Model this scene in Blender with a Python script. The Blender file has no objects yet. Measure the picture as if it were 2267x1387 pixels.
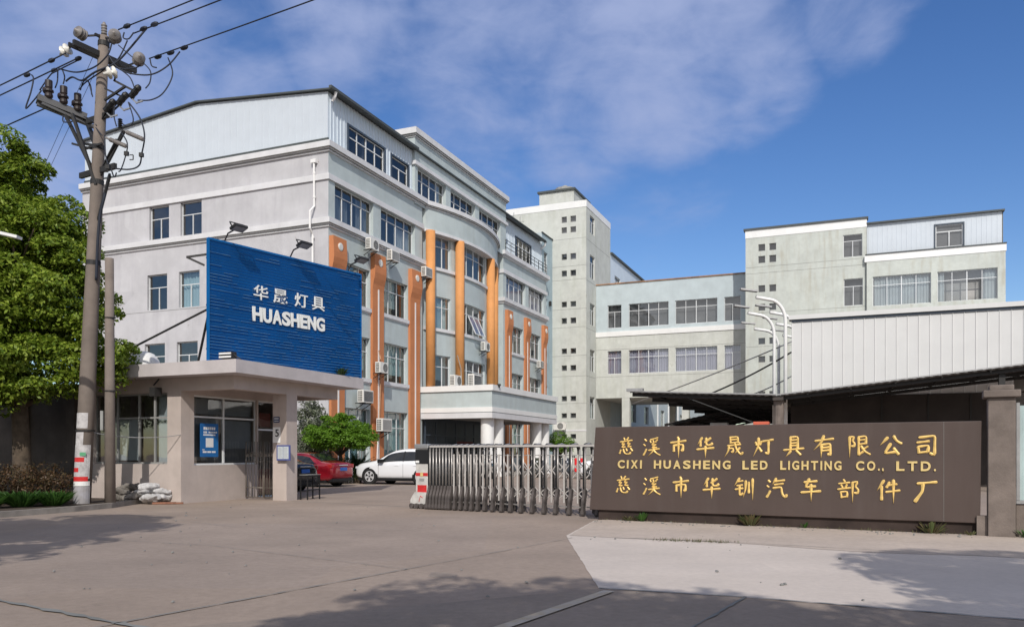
import bpy, math, random
import numpy as np
from mathutils import Vector, Matrix, Euler

S = bpy.context.scene
COL = S.collection
R = math.radians

# ---------------------------------------------------------------- camera, sky, sun
cam = bpy.data.cameras.new('camera'); camo = bpy.data.objects.new('camera', cam); COL.objects.link(camo)
camo.location = (0, 0, 1.4); camo.rotation_euler = (R(90), 0, 0)
cam.sensor_width = 36; cam.lens = 36*1780/2267; cam.shift_y = (1003-693.5)/2267
cam.clip_start = 0.1; cam.clip_end = 5000
S.camera = camo
S.view_settings.view_transform = 'Standard'; S.view_settings.look = 'None'
S.view_settings.exposure = 0.0; S.view_settings.gamma = 1.0
S.render.resolution_x = 1024; S.render.resolution_y = 626
S.cycles.max_bounces = 6; S.cycles.transparent_max_bounces = 12; S.cycles.diffuse_bounces = 3
S.cycles.glossy_bounces = 3; S.cycles.transmission_bounces = 4; S.cycles.use_denoising = True
S.cycles.caustics_reflective = False; S.cycles.caustics_refractive = False

TH = math.atan(737/1780)                       # the factory's axes are turned 22.5 degrees from the view axis
UA = Vector((math.cos(TH), -math.sin(TH), 0)); UB = Vector((math.sin(TH), math.cos(TH), 0))
C0 = Vector((-9.1348, 40, 0))                  # street corner of the main building
def fw(x, y, z=0): return C0 + UA*x + UB*y + Vector((0, 0, z))

sv = (UA*1.0 - UB*2.235 + Vector((0, 0, 1.95))).normalized()     # direction to the sun
SUN_EL = math.asin(sv.z); SUN_AZ = math.atan2(sv.x, sv.y)
sl = bpy.data.lights.new('sun', 'SUN'); sl.energy = 3.2; sl.angle = R(0.55); sl.color = (1, .95, .875)
so = bpy.data.objects.new('sun', sl); COL.objects.link(so); so.location = (0, -20, 40)
so.rotation_euler = sv.to_track_quat('Z', 'Y').to_euler()

def build_world():
    w = bpy.data.worlds.new('World'); S.world = w; w.use_nodes = True
    nt = w.node_tree; N = nt.nodes; L = nt.links; N.clear()
    out = N.new('ShaderNodeOutputWorld'); bg = N.new('ShaderNodeBackground'); L.new(bg.outputs[0], out.inputs[0])
    sky = N.new('ShaderNodeTexSky'); sky.sky_type = 'NISHITA'; sky.sun_disc = False
    sky.sun_elevation = SUN_EL; sky.sun_rotation = SUN_AZ
    sky.air_density = 1.0; sky.dust_density = 0.3; sky.ozone_density = 2.2
    hsv = N.new('ShaderNodeHueSaturation'); hsv.inputs['Saturation'].default_value = 1.27
    hsv.inputs['Value'].default_value = 1.05; hsv.inputs['Hue'].default_value = 0.512
    L.new(sky.outputs[0], hsv.inputs['Color'])
    tc = N.new('ShaderNodeTexCoord')
    def math_(op, a, b=None, clamp=False):
        n = N.new('ShaderNodeMath'); n.operation = op; n.use_clamp = clamp
        for i, v in enumerate((a, b)):
            if v is None: continue
            if hasattr(v, 'links'): L.new(v, n.inputs[i])
            else: n.inputs[i].default_value = v
        return n.outputs[0]
    def mapr(v, a, b, c, d):
        n = N.new('ShaderNodeMapRange'); n.interpolation_type = 'SMOOTHSTEP'
        L.new(v, n.inputs[0])
        for i, q in enumerate((a, b, c, d)): n.inputs[i+1].default_value = q
        return n.outputs[0]
    nrm = N.new('ShaderNodeVectorMath'); nrm.operation = 'NORMALIZE'; L.new(tc.outputs['Generated'], nrm.inputs[0])
    d = nrm.outputs[0]
    # where the soft clouds hang: (azimuth direction, angular radius in degrees, weight)
    blobs = [((-.02, 1, .50), 11, .78), ((.2, 1, .53), 11, 1), ((.08, 1, .41), 7, .8), ((-.2, 1, .54), 8, .75), ((.1, 1, .47), 9, .9),
             ((-.38, 1, .47), 8, .75), ((-.58, 1, .42), 10, .8), ((.29, 1, .47), 6, .8), ((0, 1, .32), 3, .45),
             ((.42, 1, .55), 5, .6), ((.2, 1, .3), 6, .35), ((-.5, 1, .57), 9, .9), ((-.3, 1, .35), 5, .4),
             ((.2, .1, 1), 22, .5)]
    acc = None
    for v, rad, wt in blobs:
        v = Vector(v).normalized()
        dp = N.new('ShaderNodeVectorMath'); dp.operation = 'DOT_PRODUCT'; L.new(d, dp.inputs[0]); dp.inputs[1].default_value = v
        m = mapr(dp.outputs['Value'], math.cos(R(rad)), 1.0, 0, wt)
        acc = m if acc is None else math_('MAXIMUM', acc, m)
    def noise(scale, det, rough, stretch=(1, 1, 1.6), loc=(0, 0, 0)):
        mp = N.new('ShaderNodeMapping'); mp.inputs['Scale'].default_value = stretch; mp.inputs['Location'].default_value = loc
        L.new(d, mp.inputs['Vector'])
        n = N.new('ShaderNodeTexNoise'); n.inputs['Scale'].default_value = scale
        n.inputs['Detail'].default_value = det; n.inputs['Roughness'].default_value = rough
        n.inputs['Distortion'].default_value = .35
        L.new(mp.outputs[0], n.inputs['Vector']); return n.outputs[0]
    n1 = noise(6, 7, .55); n2 = noise(15, 6, .55, (1, 1, 2.2), (3, 1, 7))
    s = math_('ADD', math_('MULTIPLY', n1, .7), math_('MULTIPLY', n2, .3))
    t = math_('ADD', s, math_('MULTIPLY', acc, .40))
    cl = mapr(t, .56, 1.0, 0, .9)
    mix = N.new('ShaderNodeMix'); mix.data_type = 'RGBA'
    L.new(cl, mix.inputs[0]); L.new(hsv.outputs[0], mix.inputs[6])
    mix.inputs[7].default_value = (3.25, 3.9, 6.1, 1)
    # unseen bright white clouds behind the camera, added as neutral fill light
    back = N.new('ShaderNodeVectorMath'); back.operation = 'DOT_PRODUCT'; L.new(d, back.inputs[0]); back.inputs[1].default_value = Vector((0, -1, .75)).normalized()
    bm = mapr(math_('ADD', back.outputs['Value'], math_('MULTIPLY', math_('SUBTRACT', n1, .5), 1.1)), .35, .8, 0, .85)
    mix2 = N.new('ShaderNodeMix'); mix2.data_type = 'RGBA'; L.new(bm, mix2.inputs[0]); L.new(mix.outputs[2], mix2.inputs[6]); mix2.inputs[7].default_value = (8.4, 8.3, 8.4, 1)
    L.new(mix2.outputs[2], bg.inputs[0]); bg.inputs[1].default_value = 0.115
build_world()

# ---------------------------------------------------------------- helpers
def tag(o, label=None, cat=None, group=None, kind=None):
    if label: o['label'] = label
    if cat: o['category'] = cat
    if group: o['group'] = group
    if kind: o['kind'] = kind
    return o
def empty(name, loc=(0, 0, 0), rz=0.0, label=None, cat=None, group=None):
    o = bpy.data.objects.new(name, None); COL.objects.link(o)
    o.location = loc; o.rotation_euler = (0, 0, rz); o.empty_display_size = .2
    return tag(o, label, cat, group)
def bempty(name, x, y, z=0, label=None, cat=None, group=None, rz=0):   # Empty in the factory's axes
    return empty(name, fw(x, y, z), -TH + rz, label, cat, group)
def copy_tree(o, parent=None):
    c = o.copy(); COL.objects.link(c)
    if parent is not None: c.parent = parent
    for ch in list(o.children): copy_tree(ch, c)
    return c

class MB:
    def __init__(s): s.v = []; s.f = []
    def q(s, *p):
        n = len(s.v); s.v += [tuple(a) for a in p]; s.f.append(tuple(range(n, n+len(p)))); return s
    def box(s, x0, x1, y0, y1, z0, z1, M=None):
        P = [Vector((x, y, z)) for z in (z0, z1) for x, y in ((x0, y0), (x1, y0), (x1, y1), (x0, y1))]
        if M is not None: P = [M @ p for p in P]
        n = len(s.v); s.v += [tuple(p) for p in P]
        s.f += [tuple(n+i for i in f) for f in ((3, 2, 1, 0), (4, 5, 6, 7), (0, 1, 5, 4), (1, 2, 6, 5), (2, 3, 7, 6), (3, 0, 4, 7))]
        return s
    def bar(s, p0, p1, w, h=None, up=(0, 0, 1)):
        p0 = Vector(p0); p1 = Vector(p1); h = h or w; d = (p1-p0); l = d.length; d.normalize()
        u = Vector(up)
        if abs(d.dot(u)) > .98: u = Vector((1, 0, 0))
        x = d.cross(u).normalized(); z = x.cross(d)
        M = Matrix((x, d, z)).transposed().to_4x4(); M.translation = p0
        return s.box(-w/2, w/2, 0, l, -h/2, h/2, M)
    def tube(s, pts, r, n=8, caps=True):
        pts = [Vector(p) for p in pts]; rs = r if isinstance(r, (list, tuple)) else [r]*len(pts)
        b = len(s.v); pu = None
        for i, p in enumerate(pts):
            d = (pts[min(i+1, len(pts)-1)]-pts[max(i-1, 0)]).normalized()
            if pu is None:
                pu = Vector((0, 0, 1)) if abs(d.z) < .9 else Vector((1, 0, 0))
            x = d.cross(pu)
            if x.length < 1e-5: x = d.cross(Vector((1, 0, 0)))
            x.normalize(); y = x.cross(d); pu = y
            for k in range(n):
                a = 2*math.pi*k/n; s.v.append(tuple(p + (x*math.cos(a)+y*math.sin(a))*rs[i]))
        for i in range(len(pts)-1):
            for k in range(n):
                k2 = (k+1) % n; s.f.append((b+i*n+k, b+i*n+k2, b+(i+1)*n+k2, b+(i+1)*n+k))
        if caps:
            s.f.append(tuple(b+k for k in range(n))[::-1]); s.f.append(tuple(b+(len(pts)-1)*n+k for k in range(n)))
        return s
    def lathe(s, prof, p0=(0, 0, 0), axis=(0, 0, 1), n=14):
        ax = Vector(axis).normalized(); p0 = Vector(p0)
        return s.tube([p0+ax*z for r, z in prof], [max(r, 1e-4) for r, z in prof], n) if False else s._lathe(prof, p0, ax, n)
    def _lathe(s, prof, p0, ax, n):
        u = Vector((0, 0, 1)) if abs(ax.z) < .9 else Vector((1, 0, 0))
        x = ax.cross(u).normalized(); y = ax.cross(x); b = len(s.v)
        for r, z in prof:
            for k in range(n):
                a = 2*math.pi*k/n; s.v.append(tuple(p0+ax*z+(x*math.cos(a)+y*math.sin(a))*r))
        for i in range(len(prof)-1):
            for k in range(n):
                k2 = (k+1) % n; s.f.append((b+i*n+k, b+i*n+k2, b+(i+1)*n+k2, b+(i+1)*n+k))
        s.f.append(tuple(b+k for k in range(n))[::-1]); s.f.append(tuple(b+(len(prof)-1)*n+k for k in range(n)))
        return s
    def prism(s, poly, f, d0, d1):                # poly of (u, z), f(u, z, d) -> point
        n = len(poly); b = len(s.v)
        for d in (d0, d1): s.v += [tuple(f(u, z, d)) for u, z in poly]
        s.f.append(tuple(range(b, b+n))); s.f.append(tuple(range(b+2*n-1, b+n-1, -1)))
        for i in range(n):
            j = (i+1) % n; s.f.append((b+i, b+n+i, b+n+j, b+j))
        return s
    def build(s, name, mat, parent=None, loc=None, smooth=False, rot=None):
        me = bpy.data.meshes.new(name); me.from_pydata(s.v, [], s.f)
        me.materials.append(mat)
        if smooth: me.polygons.foreach_set('use_smooth', [True]*len(me.polygons))
        me.update()
        o = bpy.data.objects.new(name, me); COL.objects.link(o)
        if parent is not None: o.parent = parent
        if loc is not None: o.location = loc
        if rot is not None: o.rotation_euler = rot
        return o
def smooth_angle(o, deg=40):
    o.data.polygons.foreach_set('use_smooth', [True]*len(o.data.polygons)); o.data.set_sharp_from_angle(angle=R(deg)); return o
def bevel(o, w=.02, seg=2):
    m = o.modifiers.new('bevel', 'BEVEL'); m.width = w; m.segments = seg; m.limit_method = 'ANGLE'; m.angle_limit = R(40); return o

# ---------------------------------------------------------------- materials
def mat(name, col, rough=.7, metal=0., var=.12, vscale=1.2, streak=0., streakcol=(.2, .19, .16), bump=0., bscale=40,
        spots=0., spotcol=(.12, .11, .1), spotscale=1.2, spec=.4, alt=None, sstretch=.12, sscale=2.5, emit=0., trans=0., patch=0., pscale=.3, fine=0., fscale=14.):
    m = bpy.data.materials.new(name); m.use_nodes = True; nt = m.node_tree; N = nt.nodes; L = nt.links
    b = N['Principled BSDF']; b.inputs['Roughness'].default_value = rough; b.inputs['Metallic'].default_value = metal
    b.inputs['Specular IOR Level'].default_value = spec
    tc = N.new('ShaderNodeTexCoord')
    def nz(scale, det, sc=(1, 1, 1), loc=(0, 0, 0), ro=.6):
        mp = N.new('ShaderNodeMapping'); mp.inputs['Scale'].default_value = sc; mp.inputs['Location'].default_value = loc
        L.new(tc.outputs['Object'], mp.inputs[0]); n = N.new('ShaderNodeTexNoise')
        n.inputs['Scale'].default_value = scale; n.inputs['Detail'].default_value = det; n.inputs['Roughness'].default_value = ro
        L.new(mp.outputs[0], n.inputs['Vector']); return n.outputs[0]
    def ramp(v, a, b_, lo=0., hi=1.):
        n = N.new('ShaderNodeMapRange'); L.new(v, n.inputs[0])
        for i, x in enumerate((a, b_, lo, hi)): n.inputs[i+1].default_value = x
        return n.outputs[0]
    def mix(f, a, c, mode='MIX'):
        n = N.new('ShaderNodeMix'); n.data_type = 'RGBA'; n.blend_type = mode
        for i, v in ((0, f), (6, a), (7, c)):
            if hasattr(v, 'links'): L.new(v, n.inputs[i])
            else: n.inputs[i].default_value = v if i == 0 else tuple(v)+(1,)
        return n.outputs[2]
    c = col
    if var or alt:
        c2 = alt or tuple(x*(1-2*var) for x in col)
        c1 = col if alt else tuple(min(1, x*(1+var)) for x in col)
        c = mix(ramp(nz(vscale, 5), .3, .7), c1, c2)
    if patch:                           # squarish patches of repainting or re-laid slabs
        mp = N.new('ShaderNodeMapping'); mp.inputs['Scale'].default_value = (1, 1, 1.3); L.new(tc.outputs['Object'], mp.inputs[0])
        vo = N.new('ShaderNodeTexVoronoi'); vo.distance = 'CHEBYCHEV'; vo.inputs['Scale'].default_value = pscale; L.new(mp.outputs[0], vo.inputs['Vector'])
        sp = N.new('ShaderNodeSeparateColor'); L.new(vo.outputs['Color'], sp.inputs[0])
        c = mix(ramp(sp.outputs[0], 0, 1, 0, patch), c, (.25, .24, .26), 'MIX')
    if streak:
        s = ramp(nz(sscale, 6, (1, 1, sstretch), (3, 7, 1)), .48, .78, 0, streak)
        g = ramp(nz(.45, 3, loc=(9, 2, 4)), .35, .65, .25, 1)
        k = N.new('ShaderNodeMath'); k.operation = 'MULTIPLY'; L.new(s, k.inputs[0]); L.new(g, k.inputs[1])
        c = mix(k.outputs[0], c, streakcol)
    if spots:
        c = mix(ramp(nz(spotscale, 9, loc=(1, 5, 2), ro=.72), .64, .70, 0, spots), c, spotcol)
    if fine:                            # grain of the surface
        c = mix(ramp(nz(fscale, 6, loc=(2, 8, 3), ro=.7), .38, .66, 0, fine), c, tuple(x*.55 for x in col))
    if hasattr(c, 'links'): L.new(c, b.inputs['Base Color'])
    else: b.inputs['Base Color'].default_value = tuple(c)+(1,)
    if bump:
        bp = N.new('ShaderNodeBump'); bp.inputs['Strength'].default_value = bump; bp.inputs['Distance'].default_value = .02
        L.new(nz(bscale, 4), bp.inputs['Height']); L.new(bp.outputs[0], b.inputs['Normal'])
    if emit:
        b.inputs['Emission Color'].default_value = tuple(col)+(1,); b.inputs['Emission Strength'].default_value = emit
    if trans: 
        t = N.new('ShaderNodeBsdfTranslucent'); mx = N.new('ShaderNodeMixShader'); mx.inputs[0].default_value = trans
        if hasattr(c, 'links'): L.new(c, t.inputs[0])
        else: t.inputs[0].default_value = tuple(c)+(1,)
        L.new(b.outputs[0], mx.inputs[1]); L.new(t.outputs[0], mx.inputs[2]); L.new(mx.outputs[0], N['Material Output'].inputs[0])
    return m
def glass(name, tint=(.80, .83, .84), refl=.10, rough=.02):
    m = bpy.data.materials.new(name); m.use_nodes = True; nt = m.node_tree; N = nt.nodes; L = nt.links; N.clear()
    o = N.new('ShaderNodeOutputMaterial'); t = N.new('ShaderNodeBsdfTransparent'); t.inputs[0].default_value = tuple(tint)+(1,)
    g = N.new('ShaderNodeBsdfGlossy'); g.inputs['Roughness'].default_value = rough; g.inputs[0].default_value = (.92, .90, .86, 1)
    lw = N.new('ShaderNodeLayerWeight'); lw.inputs['Blend'].default_value = .16
    mr = N.new('ShaderNodeMapRange'); L.new(lw.outputs['Fresnel'], mr.inputs[0]); mr.inputs[3].default_value = refl; mr.inputs[4].default_value = .6
    tc = N.new('ShaderNodeTexCoord'); nz = N.new('ShaderNodeTexNoise'); nz.inputs['Scale'].default_value = .9
    bp = N.new('ShaderNodeBump'); bp.inputs['Strength'].default_value = .06; bp.inputs['Distance'].default_value = .1
    L.new(tc.outputs['Object'], nz.inputs['Vector']); L.new(nz.outputs[0], bp.inputs['Height']); L.new(bp.outputs[0], g.inputs['Normal'])
    mx = N.new('ShaderNodeMixShader'); L.new(mr.outputs[0], mx.inputs[0]); L.new(t.outputs[0], mx.inputs[1]); L.new(g.outputs[0], mx.inputs[2])
    L.new(mx.outputs[0], o.inputs[0]); return m
def leafmat(name, c1, c2, c3=None, tr=.35, rough=.5):
    m = bpy.data.materials.new(name); m.use_nodes = True; nt = m.node_tree; N = nt.nodes; L = nt.links
    b = N['Principled BSDF']; b.inputs['Roughness'].default_value = rough; b.inputs['Specular IOR Level'].default_value = .35
    g = N.new('ShaderNodeNewGeometry'); rp = N.new('ShaderNodeValToRGB'); L.new(g.outputs['Random Per Island'], rp.inputs[0])
    rp.color_ramp.elements[0].color = tuple(c1)+(1,); rp.color_ramp.elements[1].color = tuple(c2)+(1,)
    if c3: e = rp.color_ramp.elements.new(.93); e.color = tuple(c3)+(1,); rp.color_ramp.elements[1].position = .88; 
    t = N.new('ShaderNodeBsdfTranslucent'); mx = N.new('ShaderNodeMixShader'); mx.inputs[0].default_value = tr
    L.new(rp.outputs[0], b.inputs['Base Color']); L.new(rp.outputs[0], t.inputs[0])
    L.new(b.outputs[0], mx.inputs[1]); L.new(t.outputs[0], mx.inputs[2]); L.new(mx.outputs[0], N['Material Output'].inputs[0]); return m

class Mats: pass
M = Mats()
M.wallA = mat('white_stucco', (.56, .555, .575), .9, fine=.12, fscale=3, var=.08, streak=.6, streakcol=(.36, .345, .38), bump=.15, spots=.8, spotcol=(.22, .19, .18), spotscale=.8, vscale=.5, patch=.16, pscale=.28)
M.wallB = mat('grey_green_paint', (.49, .555, .56), .85, var=.05, streak=.4, streakcol=(.37, .39, .34), bump=.1, patch=.06)
M.trim = mat('white_trim', (.675, .675, .69), .8, var=.05, streak=.25, streakcol=(.45, .43, .4))
M.groove = mat('dark_joint', (.22, .22, .21), .9)
M.orange = mat('orange_paint', (.56, .215, .09), .75, var=.06, streak=.2, streakcol=(.5, .22, .12), vscale=.8)
M.orange2 = mat('bright_orange_paint', (.66, .295, .10), .7, var=.07, streak=.2, streakcol=(.6, .3, .15))
M.corr = mat('blue_white_sheet_metal', (.63, .70, .76), .45, metal=.0, var=.03, spec=.5, streak=.12, streakcol=(.45, .47, .5))
M.corrA = mat('white_sheet_metal', (.56, .61, .665), .5, var=.02, streak=.08, streakcol=(.5, .5, .52))
M.roofedge = mat('grey_sheet_roof', (.075, .085, .085), .6, var=.1)
M.alu = mat('white_aluminium', (.72, .74, .75), .45, var=.03)
M.alud = mat('dark_aluminium', (.06, .08, .11), .5)
M.glass = glass('window_glass', refl=.17)
M.glassd = glass('tinted_glass', (.55, .57, .59), .13)
M.glassl = glass('pale_blue_glass', (.76, .88, .90), .2)
M.curtain = mat('lavender_curtain', (.62, .60, .74), .9, var=.05, trans=.3)
M.curtainw = mat('white_curtain', (.70, .76, .78), .9, var=.05, trans=.3)
M.curtaing = mat('grey_curtain', (.33, .36, .38), .9, var=.08, trans=.2)
M.blind = mat('pale_blue_blind', (.50, .66, .68), .8, var=.04, trans=.2)
M.room = mat('dim_room_paint', (.42, .41, .40), .9)
M.white = mat('white_paint', (.80, .80, .79), .5, var=.03)
M.pvc = mat('white_pipe_plastic', (.82, .81, .80), .4, var=.04)
M.steel = mat('dark_steel', (.028, .027, .027), .6, var=.1)
M.black = mat('black_plastic', (.015, .015, .016), .45)
M.acw = mat('white_air_unit_shell', (.78, .77, .73), .5, var=.05, streak=.2, streakcol=(.45, .38, .28))
M.acd = mat('dark_grille', (.05, .05, .05), .6)
M.acg = mat('grey_grille', (.30, .30, .29), .6)
M.tower = mat('pale_green_stucco', (.595, .61, .57), .9, fine=.15, fscale=4, var=.06, streak=.6, streakcol=(.38, .40, .31), bump=.12, spots=.5, spotcol=(.33, .34, .26), spotscale=.9, patch=.08)
M.bluewall = mat('pale_blue_stucco', (.50, .57, .595), .9, var=.05, streak=.2, streakcol=(.34, .4, .42))
M.blueblk = mat('dusty_blue_stucco', (.36, .46, .51), .9, var=.05, streak=.2, streakcol=(.28, .34, .36))
M.block = mat('stained_pale_stucco', (.55, .58, .54), .9, fine=.15, fscale=4, var=.06, streak=.75, streakcol=(.36, .32, .23), bump=.1, sscale=3.2, patch=.08)
M.ware = mat('grey_white_cladding', (.65, .65, .645), .55, var=.02, streak=.12, streakcol=(.5, .49, .47))
M.dark = mat('grimy_roof_sheet', (.07, .06, .055), .8, var=.2)
M.gh = mat('grey_pink_render', (.52, .445, .405), .9, var=.08, streak=.3, streakcol=(.26, .23, .21), bump=.2, bscale=60)
M.ghtop = mat('pale_fascia_render', (.53, .49, .49), .9, var=.07, streak=.3, streakcol=(.34, .31, .31), bump=.15)
M.bluesign = mat('blue_sign_sheet', (.003, .12, .37), .5, var=.1, vscale=.7, spec=.3)
M.letter = mat('off_white_letter', (.76, .77, .74), .5, var=.03)
M.stone = mat('brown_grey_stone_panel', (.085, .061, .053), .55, var=.06, vscale=.6, streak=.3, streakcol=(.15, .13, .12), spec=.35, sscale=3)
M.gold = mat('gold_paint', (.90, .62, .21), .4, metal=.1, var=.12, vscale=9)
M.goldflat = mat('worn_gold_paint', (.74, .56, .24), .5, metal=.1, var=.12, vscale=9)
M.pillar = mat('stained_concrete_post', (.20, .165, .145), .95, var=.2, vscale=2, streak=.6, streakcol=(.07, .06, .055), bump=.3)
M.pole = mat('old_concrete_pole', (.20, .165, .142), .9, var=.12, vscale=2, streak=.3, streakcol=(.16, .15, .14), bump=.15)
M.porc = mat('white_porcelain', (.78, .76, .70), .25)
M.porcg = mat('grey_porcelain', (.24, .22, .21), .35, var=.15, vscale=8)
M.rubber = mat('black_rubber', (.02, .02, .02), .7)
M.galv = mat('galvanised_steel', (.42, .42, .42), .45, metal=.6, var=.1, vscale=5)
M.gate = mat('brushed_gate_tube', (.38, .36, .345), .35, metal=.5, var=.08, vscale=4)
M.gatep = mat('white_gate_tube', (.52, .49, .465), .4, metal=.1, var=.06, vscale=4)
M.gatebase = mat('dirty_gate_foot', (.10, .085, .08), .7, var=.25, vscale=6)
M.bark = mat('tree_bark', (.12, .09, .065), .95, var=.25, vscale=5, bump=.4)
M.red = mat('red_sheet', (.55, .03, .03), .5, var=.1)
M.bag = mat('woven_sack', (.55, .54, .54), .85, var=.2, vscale=4)
M.bagd = mat('dirty_sack', (.20, .18, .16), .9, var=.3, vscale=4)
M.soil = mat('planter_soil', (.075, .055, .042), 1, var=.3, vscale=4, bump=.5, bscale=15)
M.kerb = mat('kerb_concrete', (.27, .245, .22), .95, var=.15, vscale=3, bump=.2)
# ---------------------------------------------------------------- facade builders
def fA(y0=0.): return lambda u, z, d: Vector((u, y0+d, z))          # wall facing the street, u along x
def fB(x0=0.): return lambda u, z, d: Vector((x0-d, u, z))          # wall facing the yard, u along y
def wall(mb, f, u0, u1, z0, z1, ops=(), depth=.22, ucuts=(), ztop=None):
    us = {u0, u1} | {u for u in ucuts if u0 < u < u1}; zs = {z0, z1}
    for a, b, c, e in ops: us |= {a, b}; zs |= {c, e}
    us = sorted(us); zs = sorted(zs)
    for i in range(len(us)-1):
        for j in range(len(zs)-1):
            um = (us[i]+us[i+1])/2; zm = (zs[j]+zs[j+1])/2
            if any(a < um < b and c < zm < e for a, b, c, e in ops): continue
            a, b, c, e = us[i], us[i+1], zs[j], zs[j+1]
            if ztop and j == len(zs)-2: mb.q(f(a, c, 0), f(b, c, 0), f(b, ztop(b), 0), f(a, ztop(a), 0))
            else: mb.q(f(a, c, 0), f(b, c, 0), f(b, e, 0), f(a, e, 0))
    for a, b, c, e in ops:
        k = [a]+[u for u in us if a < u < b]+[b]
        for z in (c, e):
            for i in range(len(k)-1): mb.q(f(k[i], z, 0), f(k[i+1], z, 0), f(k[i+1], z, depth), f(k[i], z, depth))
        for u in (a, b): mb.q(f(u, c, 0), f(u, e, 0), f(u, e, depth), f(u, c, depth))
    return mb
def fbox(mb, f, u0, u1, z0, z1, d0, d1, seg=1):
    for i in range(seg):
        a = u0+(u1-u0)*i/seg; b = u0+(u1-u0)*(i+1)/seg; n = len(mb.v)
        mb.v += [tuple(f(u, z, d)) for z in (z0, z1) for u, d in ((a, d0), (b, d0), (b, d1), (a, d1))]
        mb.f += [tuple(n+k for k in q) for q in ((3, 2, 1, 0), (4, 5, 6, 7), (0, 1, 5, 4), (1, 2, 6, 5), (2, 3, 7, 6), (3, 0, 4, 7))]
rng = random.Random(5)
def window(par, f, op, d=.2, cols=4, tr=.30, cur=None, gl=None, bar=.04, curm=None, curve=False, fm=None, open_pane=None, top=1.0):
    u0, u1, z0, z1 = op; fm = fm or M.alu; mb = MB(); t = .05
    sg = cols if curve else 1
    e = .003
    fbox(mb, f, u0+e, u1-e, z0+e, z0+bar+e, d-t, d, sg); fbox(mb, f, u0+e, u1-e, z1-bar-e, z1-e, d-t, d, sg)
    zt = z0+(1-tr)*(z1-z0)
    if tr: fbox(mb, f, u0+bar, u1-bar, zt-bar/2, zt+bar/2, d-t-.004, d-.004, sg)
    for i in range(cols+1):
        u = u0+(u1-u0)*i/cols; w = bar*(1.5 if (cols == 4 and i == 2) else 1)
        a = max(u0+e, u-w/2); b = min(u1-e, u+w/2)
        if i == 0: b = u0+bar
        if i == cols: a = u1-bar
        fbox(mb, f, a, b, z0+bar+e, (zt-bar/2 if cols == 2 and i == 1 and tr else z1-bar-e), d-t-.008, d-.008)
    o = mb.build('window', fm, par)
    g = MB()
    for i in range(cols):
        if open_pane is not None and i == open_pane:
            a = u0+(u1-u0)*i/cols; b = u0+(u1-u0)*(i+1)/cols
            g.q(f(a, zt, d-.02), f(b, zt, d-.02), f(b, z1-bar, d-.02), f(a, z1-bar, d-.02)); continue
        a = u0+(u1-u0)*i/cols; b = u0+(u1-u0)*(i+1)/cols
        g.q(f(a, z0+bar, d-.02), f(b, z0+bar, d-.02), f(b, z1-bar, d-.02), f(a, z1-bar, d-.02))
    g.build('pane', gl or M.glass, o)
    if cur:
        c = MB()
        for a, b, lo, hi in cur:
            ua = u0+(u1-u0)*a; ub = u0+(u1-u0)*b; n = max(6, int((ub-ua)/.045)); ph = rng.random()*6; pr = None
            for i in range(n+1):
                u = ua+(ub-ua)*i/n
                dd = d+.14+.035*math.sin(i*1.35+ph)+.015*math.sin(i*.47+ph*2)
                p = (f(u, z0+(z1-z0)*lo, dd), f(u, z0+(z1-z0)*hi, dd))
                if pr: c.q(pr[0], p[0], p[1], pr[1])
                pr = p
        c.build('curtain', curm or M.curtainw, o, smooth=True)
    return o
def molding(path, prof):
    mb = MB(); P = [Vector((x, y, 0)) for x, y in path]; n = len(P); m = len(prof); b = 0
    for i, p in enumerate(P):
        ns = []
        if i > 0: t = (p-P[i-1]).normalized(); ns.append(Vector((t.y, -t.x, 0)))
        if i < n-1: t = (P[i+1]-p).normalized(); ns.append(Vector((t.y, -t.x, 0)))
        nn = ns[0] if len(ns) == 1 else (ns[0]+ns[1])/(1+ns[0].dot(ns[1]))
        for o, z in prof: mb.v.append(tuple(p+nn*o+Vector((0, 0, z))))
    for i in range(n-1):
        for k in range(m):
            k2 = (k+1) % m; mb.f.append((i*m+k, (i+1)*m+k, (i+1)*m+k2, i*m+k2))
    mb.f.append(tuple(range(m))); mb.f.append(tuple(range((n-1)*m+m-1, (n-1)*m-1, -1)))
    return mb
def rib(f, pitch=.3, w=.06, h=.035):              # sheet metal: raised ribs
    def g(u, z, d):
        x = (u/pitch) % 1.0
        return f(u, z, d-(h if x < w/pitch-1e-6 else 0))
    return g
def ribcuts(u0, u1, pitch=.3, w=.06):
    out = []; k = math.floor(u0/pitch)
    while k*pitch < u1+pitch:
        for o in (0, .008, w-.008, w): out.append(k*pitch+o)
        k += 1
    return out
def ribf(f, pitch, w=.06, h=.035):
    def g(u, z, d):
        x = (u % pitch)
        if abs(x-pitch) < 1e-4: x = 0
        hh = 0 if (x < 1e-4 or x > w-1e-4) else h
        return f(u, z, d-hh)
    return g

CW = ((0, 1, 0, 1),)
def rcur(k=None):
    k = rng.random() if k is None else k
    if k < .3: return None
    if k < .5: return [(.02, .3, .02, 1), (.72, .98, .02, 1)]
    if k < .7: return [(.02, .98, .02, 1)]
    if k < .85: return [(.02, .55, .02, 1)]
    return [(.02, .98, .45, 1)]

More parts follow.
